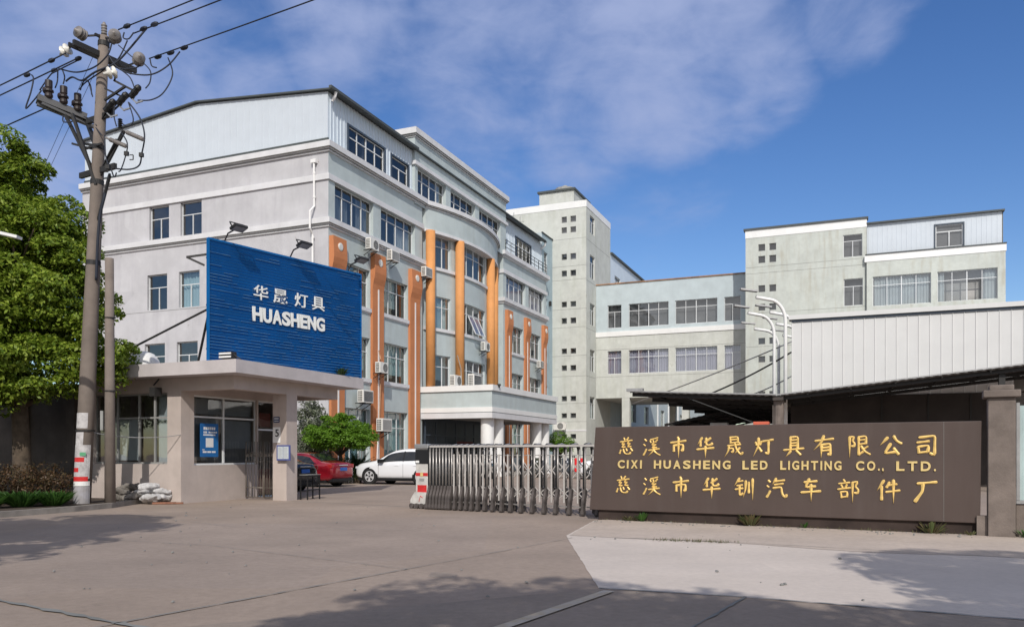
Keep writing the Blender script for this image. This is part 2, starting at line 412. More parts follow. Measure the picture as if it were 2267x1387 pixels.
# ================================================================ MAIN FACTORY BUILDING
main = bempty('factory_building', 0, 0, 0, 'five-storey pale factory with orange pilasters, a bowed centre bay and a sheet-metal top floor', 'factory building')
FL = [.95, 4.75, 8.5, 12.3, 16.3]
def interior(par, boxes, slabs_poly=None, name='interior_wall'):
    mb = MB()
    for b in boxes: mb.box(*b)
    return mb.build(name, M.room, par)
interior(main, [(-14.5, -2.6, 2.2, 31.0, .1, 19.2)])
mb = MB()
for z in FL + [19.3]:
    mb.box(-16.7, -.45, .45, 9.4, z-.1, z+.02); mb.box(-14, -.45, 22.4, 31.2, z-.1, z+.02); mb.box(-3, -.55, 9.4, 22.4, z-.1, z+.02)
mb.box(-3.2, -.5, 3.75, 3.95, .1, 19); mb.box(-3.2, -.5, 26.6, 26.8, .1, 19)
mb.build('floor_slab', M.room, main)

# street face (A)
opsA = []
for z0, z1, xs in ((13.13, 15.0, ((-11.85, -10.42), (-9.6, -8.12))), (9.3, 11.25, ((-12.0, -10.56), (-9.72, -8.27))), (5.5, 7.45, ((-12.2, -10.72), (-9.87, -8.4))), (1.7, 3.65, ((-12.3, -10.8), (-9.9, -8.4)))):
    for a, b in xs: opsA.append((a, b, z0, z1))
wall(MB(), fA(), -17, 0, 0, 16.5, opsA, .22).build('street_wall', M.wallA, main)
for i, op in enumerate(opsA):
    window(main, fA(), op, cols=2, gl=M.glass if i not in (3,) else M.glassl, tr=.36, cur=[(.02, .98, .02, .97)] if i == 3 else None)
# yard face (B), left wing
W1 = [(1.32, 3.78), (5.05, 7.85)]
opsB = [(a, b, z0, z1) for z0, z1 in ((1.0, 3.76), (5.42, 7.6), (9.2, 11.25)) for a, b in W1]
ops4 = [(.55, 4.12, 13.14, 15.02), (4.9, 8.7, 13.14, 15.02)]
wall(MB(), fB(), 0, 9.6, 0, 16.5, opsB+ops4, .28).build('yard_wall', M.wallB, main)
MB().q((0, 9.6, 0), (-1.2, 9.6, 0), (-1.2, 9.6, 16.5), (0, 9.6, 16.5)).build('return_wall', M.wallB, main)
for i, op in enumerate(opsB):
    low = op[2] < 2
    window(main, fB(), op, d=.25, cols=3 if not low else 3, tr=.33, gl=M.glassl if op[2] < 8 else M.glass,
           cur=[(.02, .98, .02 if low else .22, 1)] if op[2] < 6 else [(.02, .7, .25, 1)], curm=M.blind)
window(main, fB(), ops4[0], d=.25, cols=4, tr=.27, gl=M.glass, cur=[(.02, .45, .02, .72), (.66, .98, .02, .98)], curm=M.curtaing)
window(main, fB(), ops4[1], d=.25, cols=4, tr=.27, gl=M.glass, cur=[(.52, .98, .02, .72)], curm=M.curtainw)
# mouldings that run round the corner
CORN = [(0, 16.42), (.10, 16.42), (.10, 16.5), (.16, 16.5), (.16, 16.58), (.26, 16.58), (.26, 16.88), (-.35, 16.88), (-.35, 16.42)]
BAND = [(-.02, 15.03), (.09, 15.03), (.09, 15.32), (-.02, 15.32)]
LEDGE = [(-.02, 12.68), (.08, 12.68), (.08, 12.76), (.12, 12.76), (.12, 12.84), (.20, 12.84), (.20, 13.12), (-.02, 13.12)]
pl = [(-17, 0), (0, 0), (0, 9.6), (-1, 9.6)]
molding([(-17.0, 3), (-17, 0), (0, 0), (0, 9.6), (-1, 9.6)][1:], CORN).build('cornice', M.trim, main)
molding(pl, BAND).build('lintel_band', M.trim, main)
molding(pl, LEDGE).build('sill_ledge', M.trim, main)
MB().q((-17, 0, 0), (-17, 30, 0), (-17, 30, 16.6), (-17, 0, 16.6)).build('side_wall', M.wallA, main)
GR = lambda z0, z1, o: [(o-.05, z0), (o+.006, z0), (o+.006, z1), (o-.05, z1)]
mb = molding(pl, GR(12.752, 12.772, .115)); m2 = molding(pl, GR(12.835, 12.855, .195)); m3 = molding(pl, GR(16.492, 16.515, .155)); m4 = molding(pl, GR(16.575, 16.6, .255))
for m_ in (m2, m3, m4):
    n = len(mb.v); mb.v += m_.v; mb.f += [tuple(n+i for i in q) for q in m_.f]
mb.build('moulding_groove', M.groove, main)
# thin expansion joints of the street wall
mb = MB()
for z in (9.22, 5.42): mb.box(-17, -.02, -.004, .01, z-.012, z+.012)
mb.build('wall_joint', M.groove, main)
# drain pipe at the corner
mb = MB(); mb.tube([(-.78, -.12, 15.95), (-.78, -.1, 13.75), (-.86, -.34, 13.45), (-.86, -.34, 12.6), (-.86, -.12, 12.35), (-.86, -.1, 1)], .055, 10)
for z in (15.4, 14.2, 12.2, 10.4, 8.2): mb.lathe([(.075, -.05), (.075, .05)], (-.86 if z < 13 else -.78, -.1, z))
mb.box(-.93, -.63, -.2, 0, 15.9, 16.08)
mb.build('drain_pipe', M.pvc, main, smooth=False)
# left-wing sills and pilasters
def sills(par, f, list_, zs, over=.1):
    mb = MB()
    for a, b in list_:
        for z in zs: fbox(mb, f, a-.04, b+.04, z-.2, z, -over, .1); fbox(mb, f, a-.02, b+.02, z-.27, z-.2, -over*.5, .05)
    return mb.build('window_sill', M.trim, par)
for z in (5.42, 9.2): sills(main, fB(), W1, (z,))
def pilaster(par, y0, y1, zt=12.25):
    prof = [(.0, 0.)]; mb = MB(); K = [(0, .14), (10.3, .14), (10.6, .17), (10.9, .25), (11.2, .30), (11.5, .30), (11.8, .27), (zt, .25)]
    for k in range(len(K)-1):
        (za, da), (zb, db) = K[k], K[k+1]
        P = [(-.02, y0, za), (da, y0, za), (da, y1, za), (-.02, y1, za), (-.02, y0, zb), (db, y0, zb), (db, y1, zb), (-.02, y1, zb)]
        n = len(mb.v); mb.v += P; mb.f += [tuple(n+i for i in q) for q in ((0, 1, 5, 4), (1, 2, 6, 5), (2, 3, 7, 6))]
    n = len(mb.v); mb.v += [(-.02, y0, zt), (.25, y0, zt), (.25, y1, zt), (-.02, y1, zt)]; mb.f.append((n, n+1, n+2, n+3))
    p = mb.build('pilaster', M.orange, par)
    c = (y0+y1)/2
    MB().box(.13, .165, c-.055, c+.055, .3, 10.35).build('light_strip', M.white, p)
    MB().lathe([(.2, 0), (.2, .05), (.14, .07)], (.26, c, 11.78), (1, 0, 0), 16).build('round_lamp', M.porc, p)
    return p
for a, b in ((.06, 1.22), (3.85, 5.0), (7.92, 9.1)): pilaster(main, a, b)
# metal top storey, left
fbm = ribf(fB(-.12), .30)
opsm = [(1.9, 5.4, 16.95, 18.42), (6.2, 8.05, 16.95, 18.35)]
uc = ribcuts(.1, 8.6, .30)
wall(MB(), fbm, .12, 8.6, 16.86, 19.45, opsm, .1, uc).build('sheet_metal_wall', M.corr, main)
for op, c in zip(opsm, (4, 2)):
    window(main, fB(-.12), op, d=.1, cols=c, tr=.36, gl=M.glassd, bar=.05)
    mb = MB(); a, b, c0, c1 = op
    for q in ((a-.12, a, c0, c1+.1), (b, b+.12, c0, c1+.1), (a, b, c1, c1+.1)): fbox(mb, fB(-.12), *q, -.06, .12)
    mb.build('window_surround', M.alud, main)
gab = lambda x: 19.45+(20.22-19.45)*(1-abs(x+8.5)/8.5)
fam = ribf(fA(.12), .42, .05, .02)
wall(MB(), fam, -16.95, -.12, 16.86, 19.0, (), .1, [u for u in ribcuts(-17, 0, .42, .05)], ztop=gab).build('gable_sheet_wall', M.corrA, main)
MB().box(-16.95, -.05, .05, .118, 17.02, 17.14).build('base_flashing', M.roofedge, main)
mb = MB()
for (xa, za), (xb, zb) in (((-17.25, 19.42), (-8.5, 20.26)), ((-8.5, 20.26), (.22, 19.46))):
    for y0, y1 in ((-.06, 31),):
        P = [(xa, y0, za), (xb, y0, zb), (xb, y1, zb), (xa, y1, za)]; t = .16
        n = len(mb.v); mb.v += P + [(x, y, z+.075) for x, y, z in P]
        mb.f += [tuple(n+i for i in q) for q in ((3, 2, 1, 0), (4, 5, 6, 7), (0, 1, 5, 4), (1, 2, 6, 5), (2, 3, 7, 6), (3, 0, 4, 7))]
mb.build('sheet_roof', M.roofedge, main)
mb = MB().box(.2, .36, -.25, 8.6, 19.42, 19.56)
mb.build('gutter', M.roofedge, main)
MB().tube([(.28, .25, 19.42), (.22, .25, 19.2), (.05, .25, 19.0)], .07, 8).build('gutter_outlet', M.pvc, main)

# centre block: fifth floor and parapet
PX = .06
ops5 = [(8.95, 12.62, 16.7, 18.58), (13.3, 17.05, 16.7, 18.58), (17.72, 21.5, 16.7, 18.58)]
wall(MB(), fB(PX), 8.6, 22.55, 16.3, 20.45, ops5, .3).build('centre_wall', M.wallB, main)
mb = MB(); 
for y in (8.6, 22.55): mb.q((PX, y, 16.3), (-3.6, y, 16.3), (-3.6, y, 20.45), (PX, y, 20.45))
mb.q((PX, 8.6, 20.4), (PX, 22.55, 20.4), (-3.6, 22.55, 20.4), (-3.6, 8.6, 20.4)); mb.q((-3.6, 8.6, 19), (-3.6, 22.55, 19), (-3.6, 22.55, 20.45), (-3.6, 8.6, 20.45))
mb.build('parapet_return', M.wallB, main)
pc = [(-3.6, 8.6), (PX, 8.6), (PX, 22.55), (-3.6, 22.55)]
molding(pc, [(-.02, 20.25), (.06, 20.25), (.06, 20.33), (.12, 20.33), (.12, 20.42), (.2, 20.42), (.2, 20.78), (-.4, 20.78), (-.4, 20.25)]).build('cornice', M.trim, main)
mb = molding(pc, GR(20.32, 20.345, .115)); m2 = molding(pc, GR(20.41, 20.435, .195)); n = len(mb.v); mb.v += m2.v; mb.f += [tuple(n+i for i in q) for q in m2.f]
mb.build('moulding_groove', M.groove, main)
molding([(PX-.3, 8.6), (PX, 8.6), (PX, 22.55), (PX-.3, 22.55)], [(-.02, 18.6), (.13, 18.6), (.13, 18.82), (-.02, 18.82)]).build('lintel_band', M.trim, main)
for op in ops5: window(main, fB(PX), op, d=.28, cols=4, tr=.34, gl=M.glassd if op[0] > 9 else M.glass, cur=[(.78, .98, .02, .98)] if op[0] < 12 else None)

# bowed centre bay
RB = 14.21; YC = 15.45; XC = .78-RB
def arcx(y): return XC+math.sqrt(RB*RB-(y-YC)**2)
def fbow(off): return lambda u, z, d: Vector((arcx(u)+off-d, u, z))
BY = [(9.72, 9.72+.0)]
bays = [(10.45, 12.5, 3), (13.5, 17.4, 4), (18.4, 20.45, 3)]
cuts = [9.65+.25*i for i in range(47)]
fl3 = [(5.42, 7.55), (9.22, 11.22), (13.02, 15.0)]
opsb = [(a, b, z0 if z0 > 6 else 5.36, z1) for z0, z1 in fl3 for a, b, c in bays]
sl_ = [(a, b, z0, z1) for z0, z1 in fl3 for a, b in ((9.68, 9.95), (20.95, 21.22))]
wall(MB(), fbow(0), 9.62, 21.3, 5.3, 15.1, opsb+sl_, .2, cuts).build('bow_wall', M.wallB, main)
k = 0
for z0, z1 in fl3:
    for a, b, c in bays:
        cur = {0: [(.02, .3, .02, 1)], 1: None, 3: [(.02, .98, .02, 1)], 4: [(.5, .98, .02, 1)], 6: [(.02, .35, .02, 1)], 7: None}.get(k, [(.1, .9, .02, 1)])
        window(main, fbow(0), (a, b, z0 if z0 > 6 else 5.36, z1), d=.17, cols=c, tr=.32, cur=cur, gl=M.glassl if k in (3, 5) else M.glass, curm=M.curtaing if k in (0, 4) else M.curtainw, curve=True, open_pane=0 if k in (4, 0) else None)
        k += 1
for op in sl_: window(main, fbow(0), op, d=.17, cols=1, tr=.32, gl=M.glassd, curve=True)
# a tilted-open casement in the third-floor bow window
f_ = fbow(0); mb = MB(); a, b = 14.75, 16.3; P = [f_(a, 10.5, .12), f_(b, 10.5, .12), f_(b, 9.3, -.42), f_(a, 9.3, -.42)]
for i in range(4): mb.bar(P[i], P[(i+1) % 4], .05)
mb.bar((P[0]+P[1])/2, (P[2]+P[3])/2, .05)
ow = mb.build('open_casement', M.alu, main); MB().q(*P).build('pane', glass('dusty_glass', (.6, .64, .66), .03, .3), ow)
def arcpath(off, y0=9.62, y1=21.3, n=40):
    return [(arcx(y0+(y1-y0)*i/n)+off, y0+(y1-y0)*i/n) for i in range(n+1)]
for z in (9.22, 13.02):
    for a, b, c in bays:
        molding(arcpath(0, a-.3, b+.3, 10), [(-.02, z-.2), (.12, z-.2), (.12, z), (-.02, z)]).build('window_sill', M.trim, main)
ap = [(-.6, 9.75)]+arcpath(.38, 9.95, 20.95)+[(-.6, 21.15)]
molding(ap, [(-.5, 15.15), (0, 15.15), (0, 16.5), (-.5, 16.5)]).build('bow_parapet', M.wallB, main)
molding(ap, [(-.5, 14.98), (.06, 14.98), (.06, 15.16), (-.5, 15.16)]).build('bow_lip', M.trim, main)
molding(ap, [(-.5, 16.42), (.05, 16.42), (.05, 16.5), (.1, 16.5), (.1, 16.57), (.2, 16.57), (.2, 16.84), (-.5, 16.84)]).build('cornice', M.trim, main)
mb = molding(ap, GR(16.49, 16.515, .095)); m2 = molding(ap, GR(16.565, 16.585, .195)); n = len(mb.v); mb.v += m2.v; mb.f += [tuple(n+i for i in q) for q in m2.f]
mb.build('moulding_groove', M.groove, main)
mb = MB(); p = arcpath(.2, 9.9, 21.0)
for i in range(len(p)-1): mb.q((p[i][0], p[i][1], 16.7), (p[i+1][0], p[i+1][1], 16.7), (-.2, p[i+1][1], 16.7), (-.2, p[i][1], 16.7)); mb.q((p[i][0], p[i][1], 15.0), (p[i+1][0], p[i+1][1], 15.0), (-.9, p[i+1][1], 15.0), (-.9, p[i][1], 15.0))
mb.build('bow_roof', M.trim, main)
for x, y in ((.36, 10.0), (.88, 13.0), (.80, 18.05), (.02, 20.45)):
    MB().lathe([(.29, 5.2), (.29, 14.98)], (x, y, 0), (0, 0, 1), 28).build('round_column', M.orange2, main, smooth=True)

# right wing
RW0, RW1 = 22.15, 31.6
PR = [(22.5, 23.5), (26.35, 27.3), (30.4, 31.3)]
WR = [(23.75, 26.2), (27.5, 30.2)]
opsR = [(a, b, z0, z1) for z0, z1 in ((1.0, 3.76), (5.42, 7.6), (9.2, 11.25)) for a, b in WR]
ops4r = [(22.75, 26.7, 13.1, 15.0), (27.4, 31.1, 13.1, 15.0)]
wall(MB(), fB(), RW0, RW1, 0, 16.35, opsR+ops4r, .28).build('yard_wall', M.wallB, main)
mb = MB().q((0, RW0, 0), (-1.2, RW0, 0), (-1.2, RW0, 16.3), (0, RW0, 16.3)).q((0, RW1, 0), (-1.2, RW1, 0), (-1.2, RW1, 16.3), (0, RW1, 16.3))
mb.q((0, RW0, 16.36), (0, RW1, 16.36), (-1.2, RW1, 16.36), (-1.2, RW0, 16.36)); mb.build('return_wall', M.wallB, main)
for i, op in enumerate(opsR): window(main, fB(), op, d=.25, cols=3, tr=.33, gl=M.glassl if op[2] < 5 else M.glass, cur=[(.02, .98, .3, 1)] if i in (0, 1, 2) else rcur(.4), curm=M.blind if i < 3 else M.curtaing)
for op in ops4r: window(main, fB(), op, d=.25, cols=4, tr=.3, gl=M.glass, cur=[(.02, .98, .02, .98)], curm=M.curtain)
pr = [(-.9, RW0), (0, RW0), (0, RW1), (-.5, RW1)]
dz = lambda pf, o: [(a, z+o) for a, z in pf]
molding(pr, dz(CORN, -.25)).build('cornice', M.trim, main); molding(pr, dz(BAND, -.07)).build('lintel_band', M.trim, main); molding(pr, dz(LEDGE, -.0)).build('sill_ledge', M.trim, main)
for z in (5.42, 9.2): sills(main, fB(), WR, (z,))
for a, b in PR: pilaster(main, a, b)
# recess slots between wings and bow
MB().box(-1.0, -.9, 9.5, 22.2, 5.0, 16.5).build('recess_wall', M.bluewall, main)
# right sheet-metal storey, terrace railing
uc = ribcuts(22.5, 31.3, .30); opr = (25.4, 28.7, 16.95, 18.5)
wall(MB(), ribf(fB(-.35), .30), 22.56, 31.3, 16.4, 19.45, [opr], .1, uc).build('sheet_metal_wall', M.corr, main)
window(main, fB(-.35), opr, d=.1, cols=4, tr=.36, gl=M.glassd)
mb = MB(); a, b, c0, c1 = opr
for q in ((a-.12, a, c0, c1+.1), (b, b+.12, c0, c1+.1), (a, b, c1, c1+.1)): fbox(mb, fB(-.35), *q, -.06, .12)
mb.build('window_surround', M.alud, main)
mb = MB().box(.0, .16, 22.6, 31.3, 19.38, 19.54); mb.build('gutter', M.roofedge, main)
MB().tube([(.1, 31.1, 19.4), (.05, 31.1, 19.15), (-.3, 31.1, 18.9)], .08, 8).build('gutter_outlet', M.pvc, main)
mb = MB()
for z in (16.95, 17.25, 17.5): mb.bar((.12, 22.4, z), (.12, 31.4, z), .035); mb.bar((.12, 22.4, z), (-.9, 22.4, z), .035)
for i in range(10): mb.bar((.12, 22.4+i, 16.6), (.12, 22.4+i, 17.5), .035)
mb.build('terrace_railing', M.steel, main)
# pale-blue end strip
ops_s = [(31.85, 32.75, z, z+1.75) for z in (17.1, 13.1, 9.3, 5.5)]
wall(MB(), fB(-.3), 31.3, 34.0, 0, 20.35, ops_s, .2).build('end_wall', M.blueblk, main)
mb = MB().q((-.3, 31.3, 16), (-4, 31.3, 16), (-4, 31.3, 20.35), (-.3, 31.3, 20.35)).q((-.3, 31.3, 20.34), (-.3, 34, 20.34), (-6, 34, 20.34), (-6, 31.3, 20.34))
mb.build('end_wall_return', M.bluewall, main)
MB().box(-.32, -.22, 31.25, 34, 20.33, 20.42).build('coping', M.roofedge, main)
for op in ops_s: window(main, fB(-.3), op, d=.16, cols=2, tr=.3, gl=M.glass)
MB().box(-.25, -.1, 33.0, 33.25, 14.35, 14.75).build('small_vent', M.steel, main)

# ================================================================ entrance canopy
can = bempty('entrance_canopy', 0, 0, 0, 'flat grey entrance canopy with white edges carried on pairs of round white columns', 'entrance canopy')
X1, Y0, Y1 = 4.72, 9.42, 20.75
MB().box(.02, X1, Y0, Y1, 3.78, 5.1).build('canopy_body', M.wallB, can)
pp = [(.02, Y0), (X1, Y0), (X1, Y1), (.02, Y1)]
molding(pp, [(-.3, 5.08), (.1, 5.08), (.1, 5.42), (-.3, 5.42)]).build('top_edge', M.white, can)
molding(pp, [(-.3, 3.84), (.05, 3.84), (.05, 4.12), (-.3, 4.12)]).build('white_band', M.white, can)
molding(pp, [(-.3, 3.48), (.03, 3.48), (.03, 3.80), (-.3, 3.80)]).build('lower_edge', M.trim, can)
MB().box(.1, X1-.2, Y0+.2, Y1-.2, 3.6, 3.7).build('soffit', M.room, can)
for y in (10.15, 11.6, 18.25, 19.8):
    mb = MB().lathe([(.5, 0), (.5, .25), (.4, .3), (.4, 3.55)], (4.1, y, 0), (0, 0, 1), 26)
    smooth_angle(mb.build('round_column', M.white, can))
# entrance doors under it
mb = MB()
for i in range(9):
    y = 9.9+1.4*i; mb.box(.02, .08, y-.04, y+.04, .1, 3.4)
mb.box(.02, .08, 9.9, 21.1, 2.5, 2.58); mb.build('door_frame', M.alud, main)
mb = MB()
mb.box(-.5, -.3, 9.6, 22.1, 0, 5.3); mb.build('entrance_glazing', M.alud, main)
MB().box(0, 4.4, 9.7, 20.6, 0, .18).build('entrance_step', M.kerb, can)
mb = MB().tube([(4.75, 10.2, 5.5), (4.85, 10.2, 5.45), (4.85, 10.2, 5.3)], .04); mb.box(4.78, 4.95, 10.05, 10.2, 5.38, 5.5); mb.build('roof_camera', M.steel, can)
# interior red banner glimpsed in the lobby
MB().box(.09, .11, 14.2, 16.6, 1.75, 2.2).build('red_banner', mat('dull_red_cloth', (.16, .05, .05), .8), main)
# ================================================================ stair tower, linking wing, rear block
tow = bempty('stair_tower', 0, 0, 0, 'tall plain pale green stair tower with small square windows in fours', 'tower')
YT = 34.0; XT = 2.84
rows = [(21.77, 22.3), (20.85, 21.36), (18.49, 19.01), (17.02, 17.54), (14.31, 14.79), (12.84, 13.35), (10.18, 10.66), (8.69, 9.17), (6.0, 6.46), (4.51, 4.95), (2.68, 3.11)]
sq = [(a, b, z0, z1) for z0, z1 in rows for a, b in ((.56, 1.05), (1.38, 1.9))]
wall(MB(), fA(YT), -6.5, XT, 0, 23.5, sq, .18).build('street_wall', M.tower, tow)
rf = [(21.0, 22.55), (17.0, 19.05), (12.85, 14.75), (8.7, 10.65), (4.5, 6.45)]
opt = [(35.1, 36.6, a, b) for a, b in rf]
wall(MB(), fB(XT), YT, 41.8, 0, 23.5, opt, .2).build('yard_wall', M.tower, tow)
mb = MB().q((-6.5, YT, 0), (-6.5, 42, 0), (-6.5, 42, 23.5), (-6.5, YT, 23.5)).q((-6.5, 41.8, 0), (XT, 41.8, 0), (XT, 41.8, 23.5), (-6.5, 41.8, 23.5))
mb.build('back_wall', M.tower, tow)
MB().box(-6.2, 2.4, YT+.35, 41.5, 0, 23.2).build('interior_wall', M.room, tow)
molding([(-6.5, YT), (XT, YT), (XT, 41.8)], [(-.5, 22.98), (.03, 22.98), (.03, 23.56), (-.5, 23.56)]).build('white_parapet', M.white, tow)
mb = MB()
for z in (20.3, 17.9, 16.7, 14.1, 12.5, 10.0, 8.2, 5.8, 4.2): mb.box(-6.4, XT+.004, YT-.004, YT+.05, z-.012, z+.012)
for z in (20.2, 16.6, 12.4, 8.2): mb.box(XT-.05, XT+.004, YT+.06, 41.7, z-.012, z+.012)
mb.build('wall_joint', M.groove, tow)
MB().box(-.6, XT+.01, YT-.03, YT+.05, 3.35, 3.5).build('ground_ledge', M.trim, tow)
for op in sq: window(tow, fA(YT), op, d=.16, cols=1, tr=0, gl=M.glassd, bar=.03, fm=M.acg)
for op in opt: window(tow, fB(XT), op, d=.14, cols=2, tr=.3, gl=M.glass, cur=[(.02, .98, .02, .98)] if rng.random() < .6 else None, curm=M.curtaing)
hd = MB().box(-2.1, 1.2, YT+1.5, YT+6, 23.2, 25.1); hd.build('roof_hut', M.tower, tow)
MB().box(-2.25, 1.35, YT+1.35, YT+6.2, 25.1, 25.28).build('hut_roof', M.roofedge, tow)
MB().lathe([(.9, 0), (.95, .3), (.9, .55), (.3, .68), (.2, .85), (.01, .9)], (-.2, YT+3.2, 25.28), (0, 0, 1), 16).build('roof_tank', M.acg, tow)
MB().tube([(-3.6, YT-1, 20.4), (-3.6, YT-1, 22.9)], .03).tube([(-3.0, YT-1, 20.4), (-3.0, YT-1, 22.5)], .03).tube([(-4, YT-1, 22.0), (-2.6, YT-1, 22.0)], .02).build('roof_aerial', M.acg, tow)

lw = bempty('linking_wing', 0, 0, 0, 'two-storey linking wing over an open passage, pale blue above and cream below', 'building wing')
YL = 37.0; u0, u1 = XT+.01, 18
r1 = [(3.92, 5.2), (5.87, 9.44), (10.03, 13.63), (14.22, 15.58)]
ops1 = [(a, b, 12.68, 14.75) for a, b in r1]; ops2 = [(a, b, 8.54, 10.62) for a, b in r1]
wall(MB(), fA(YL), u0, u1, 12.0, 16.62, ops1, .2).build('upper_wall', M.bluewall, lw)
wall(MB(), fA(YL-.03), u0, u1, 6.38, 12.0, ops2, .2).build('lower_wall', M.tower, lw)
MB().box(u0, u1, YL-.1, YL+.1, 11.92, 12.36).build('white_band', M.white, lw)
MB().box(u0, u1, YL-.08, YL+.3, 16.62, 16.72).build('roof_edge', mat('rusty_edge', (.35, .20, .12), .9, var=.3), lw)
MB().box(u0, u1, YL+.5, YL+11, 6.5, 16.6).build('interior_wall', M.room, lw)
MB().box(u0, u1, YL+.0, YL+11, 6.38, 6.45).build('soffit', M.tower, lw)
for i, op in enumerate(ops1): window(lw, fA(YL), op, d=.15, cols=4 if op[1]-op[0] > 2 else 2, tr=.3, gl=M.glassd)
for op in ops2: window(lw, fA(YL-.03), op, d=.15, cols=4 if op[1]-op[0] > 2 else 2, tr=.3, gl=M.glass, cur=[(.02, .98, .02, .98)], curm=M.curtain)
for x0, x1, y in ((5.25, 5.95, YL-.03), (10.6, 11.2, YL-.03), (7.7, 8.3, YL+9), (3.0, 3.6, YL+9), (12.5, 13.1, YL+9)):
    MB().box(x0, x1, y, y+.6, 0, 6.37).build('passage_column', M.tower, lw)
mb = MB()
for z in (10.75, 8.3): mb.box(u0, u1, YL-.036, YL, z-.012, z+.012)
mb.build('wall_joint', M.groove, lw)

rw = bempty('rear_wing', 0, 0, 0, 'long white rear wing seen through the passage, with a pale blue metal upper storey', 'building wing')
opw = [(a, a+2.2, z, z+2) for a in (50, 56, 64.8, 71, 77.2, 83.5, 90) for z in (4.7, 9)]
opw += [(43.4, 45.6, 17.3, 18.9)]
wall(MB(), fB(XT), 41.82, 112, 0, 16.8, [o for o in opw if o[2] < 16], .25).build('yard_wall', M.wallB, rw)
wall(MB(), fB(XT), 41.82, 112, 16.8, 20.6, [opw[-1]], .2).build('upper_wall', M.corr, rw)
MB().box(-4, XT+.2, 41.82, 112, 20.6, 20.78).build('roof_edge', M.roofedge, rw)
MB().box(-5, XT-.6, 42, 112, .1, 20.5).build('interior_wall', M.room, rw)
for op in opw: window(rw, fB(XT), op, d=.2, cols=3, tr=.3, gl=M.glass)
mb = MB()
for y in (62.6, 69, 75.2): mb.tube([(XT+.1, y, 0), (XT+.1, y, 16.5)], .09, 6)
mb.build('drain_pipe', M.pvc, rw)

rb = bempty('rear_block', 0, 0, 0, 'stained pale four-storey block with square vents, wide curtained windows and a sheet-metal top storey', 'factory building')
XB = 16.3; XM = 25.28
sqb = [(a, b, z0, z1) for z0, z1 in ((17.67, 18.22), (16.7, 17.27), (14.36, 14.91), (12.88, 13.41), (10.17, 10.68), (8.72, 9.22), (5.9, 6.4), (4.5, 5.0)) for a, b in ((17.3, 17.82), (18.14, 18.66))]
bw = [(23.62, 24.98, 16.57, 18.3), (23.66, 25.02, 12.8, 14.89)]
wall(MB(), fA(YT), XB, XM, 0, 19.3, sqb+bw, .2).build('street_wall', M.block, rb)
MB().q((XB, YT, 0), (XB, 46, 0), (XB, 46, 19.3), (XB, YT, 19.3)).build('side_wall', M.tower, rb)
MB().box(XB-.02, XM+.02, YT-.03, YT+.4, 18.78, 19.4).build('white_parapet', M.white, rb)
MB().box(XB-.15, XM+.12, YT-.12, YT+.6, 19.4, 19.55).build('roof_coping', M.roofedge, rb)
wide = [(25.7, 29.66, 12.6, 14.85), (30.08, 33.95, 12.6, 14.85)]
wall(MB(), fA(YT-.3), XM+.0, 34.45, 0, 16.0, wide, .22).build('front_wall', M.block, rb)
MB().q((34.45, YT-.3, 0), (34.45, 46, 0), (34.45, 46, 16.5), (34.45, YT-.3, 16.5)).build('end_wall', M.block, rb)
MB().q((XM, YT-.3, 0), (XM, YT, 0), (XM, YT, 16.5), (XM, YT-.3, 16.5)).build('return_wall', M.block, rb)
MB().box(XM-.15, 34.5, YT-.34, YT+.1, 16.0, 16.52).build('white_band', M.white, rb)
MB().box(XM-.1, 34.52, YT-.4, YT+.3, 16.52, 16.6).build('roof_coping', M.roofedge, rb)
opmb = (30.0, 31.8, 16.75, 18.4)
ucb = ribcuts(XM, 34.3, .33)
wall(MB(), ribf(fA(YT+.2), .33, .05, .02), XM+.02, 34.3, 16.6, 18.98, [opmb], .1, ucb).build('sheet_metal_wall', M.corrA, rb)
MB().box(XM, 34.45, YT-.05, YT+.5, 18.98, 19.1).box(34.3, 34.36, YT+.21, YT+10, 16.6, 18.98).build('sheet_roof', M.roofedge, rb)
MB().box(XM, 34.4, YT+.4, YT+9, 16.6, 18.95).box(XB+.4, XM-.2, YT+.5, YT+11, 0, 19.2).box(XM-.2, 34.2, YT+.6, YT+11, 0, 16.4).build('interior_wall', M.room, rb)
for op in sqb: window(rb, fA(YT), op, d=.16, cols=1, tr=0, gl=M.glassd, bar=.03, fm=M.acg)
for op in bw: window(rb, fA(YT), op, d=.15, cols=2, tr=.28, gl=M.glassd)
window(rb, fA(YT-.3), wide[0], d=.18, cols=4, tr=.3, gl=M.glass, cur=[(.02, .98, .02, .98)])
window(rb, fA(YT-.3), wide[1], d=.18, cols=4, tr=.3, gl=M.glass, cur=[(.02, .12, .02, .98), (.78, .98, .02, .98)], open_pane=2)
window(rb, fA(YT+.2), opmb, d=.1, cols=2, tr=.3, gl=M.glassd, bar=.06)
mb = MB()
for a, b, c, e in ((29.9, 30, 16.65, 18.5), (31.8, 31.9, 16.65, 18.5), (30, 31.8, 18.4, 18.5), (30, 31.8, 16.65, 16.75)): fbox(mb, fA(YT+.2), a, b, c, e, -.06, .1)
mb.build('window_surround', M.alud, rb)
mb = MB()
for z in (15.9, 12.7, 16.4, 10.0): mb.box(XB+.05, XM-.02, YT-.004, YT+.05, z-.012, z+.012)
mb.build('wall_joint', M.groove, rb)
MB().tube([(XM-.02, YT-.06, 12.2), (XM-.02, YT-.06, 16.1)], .035, 6).build('drain_pipe', M.acg, rb)

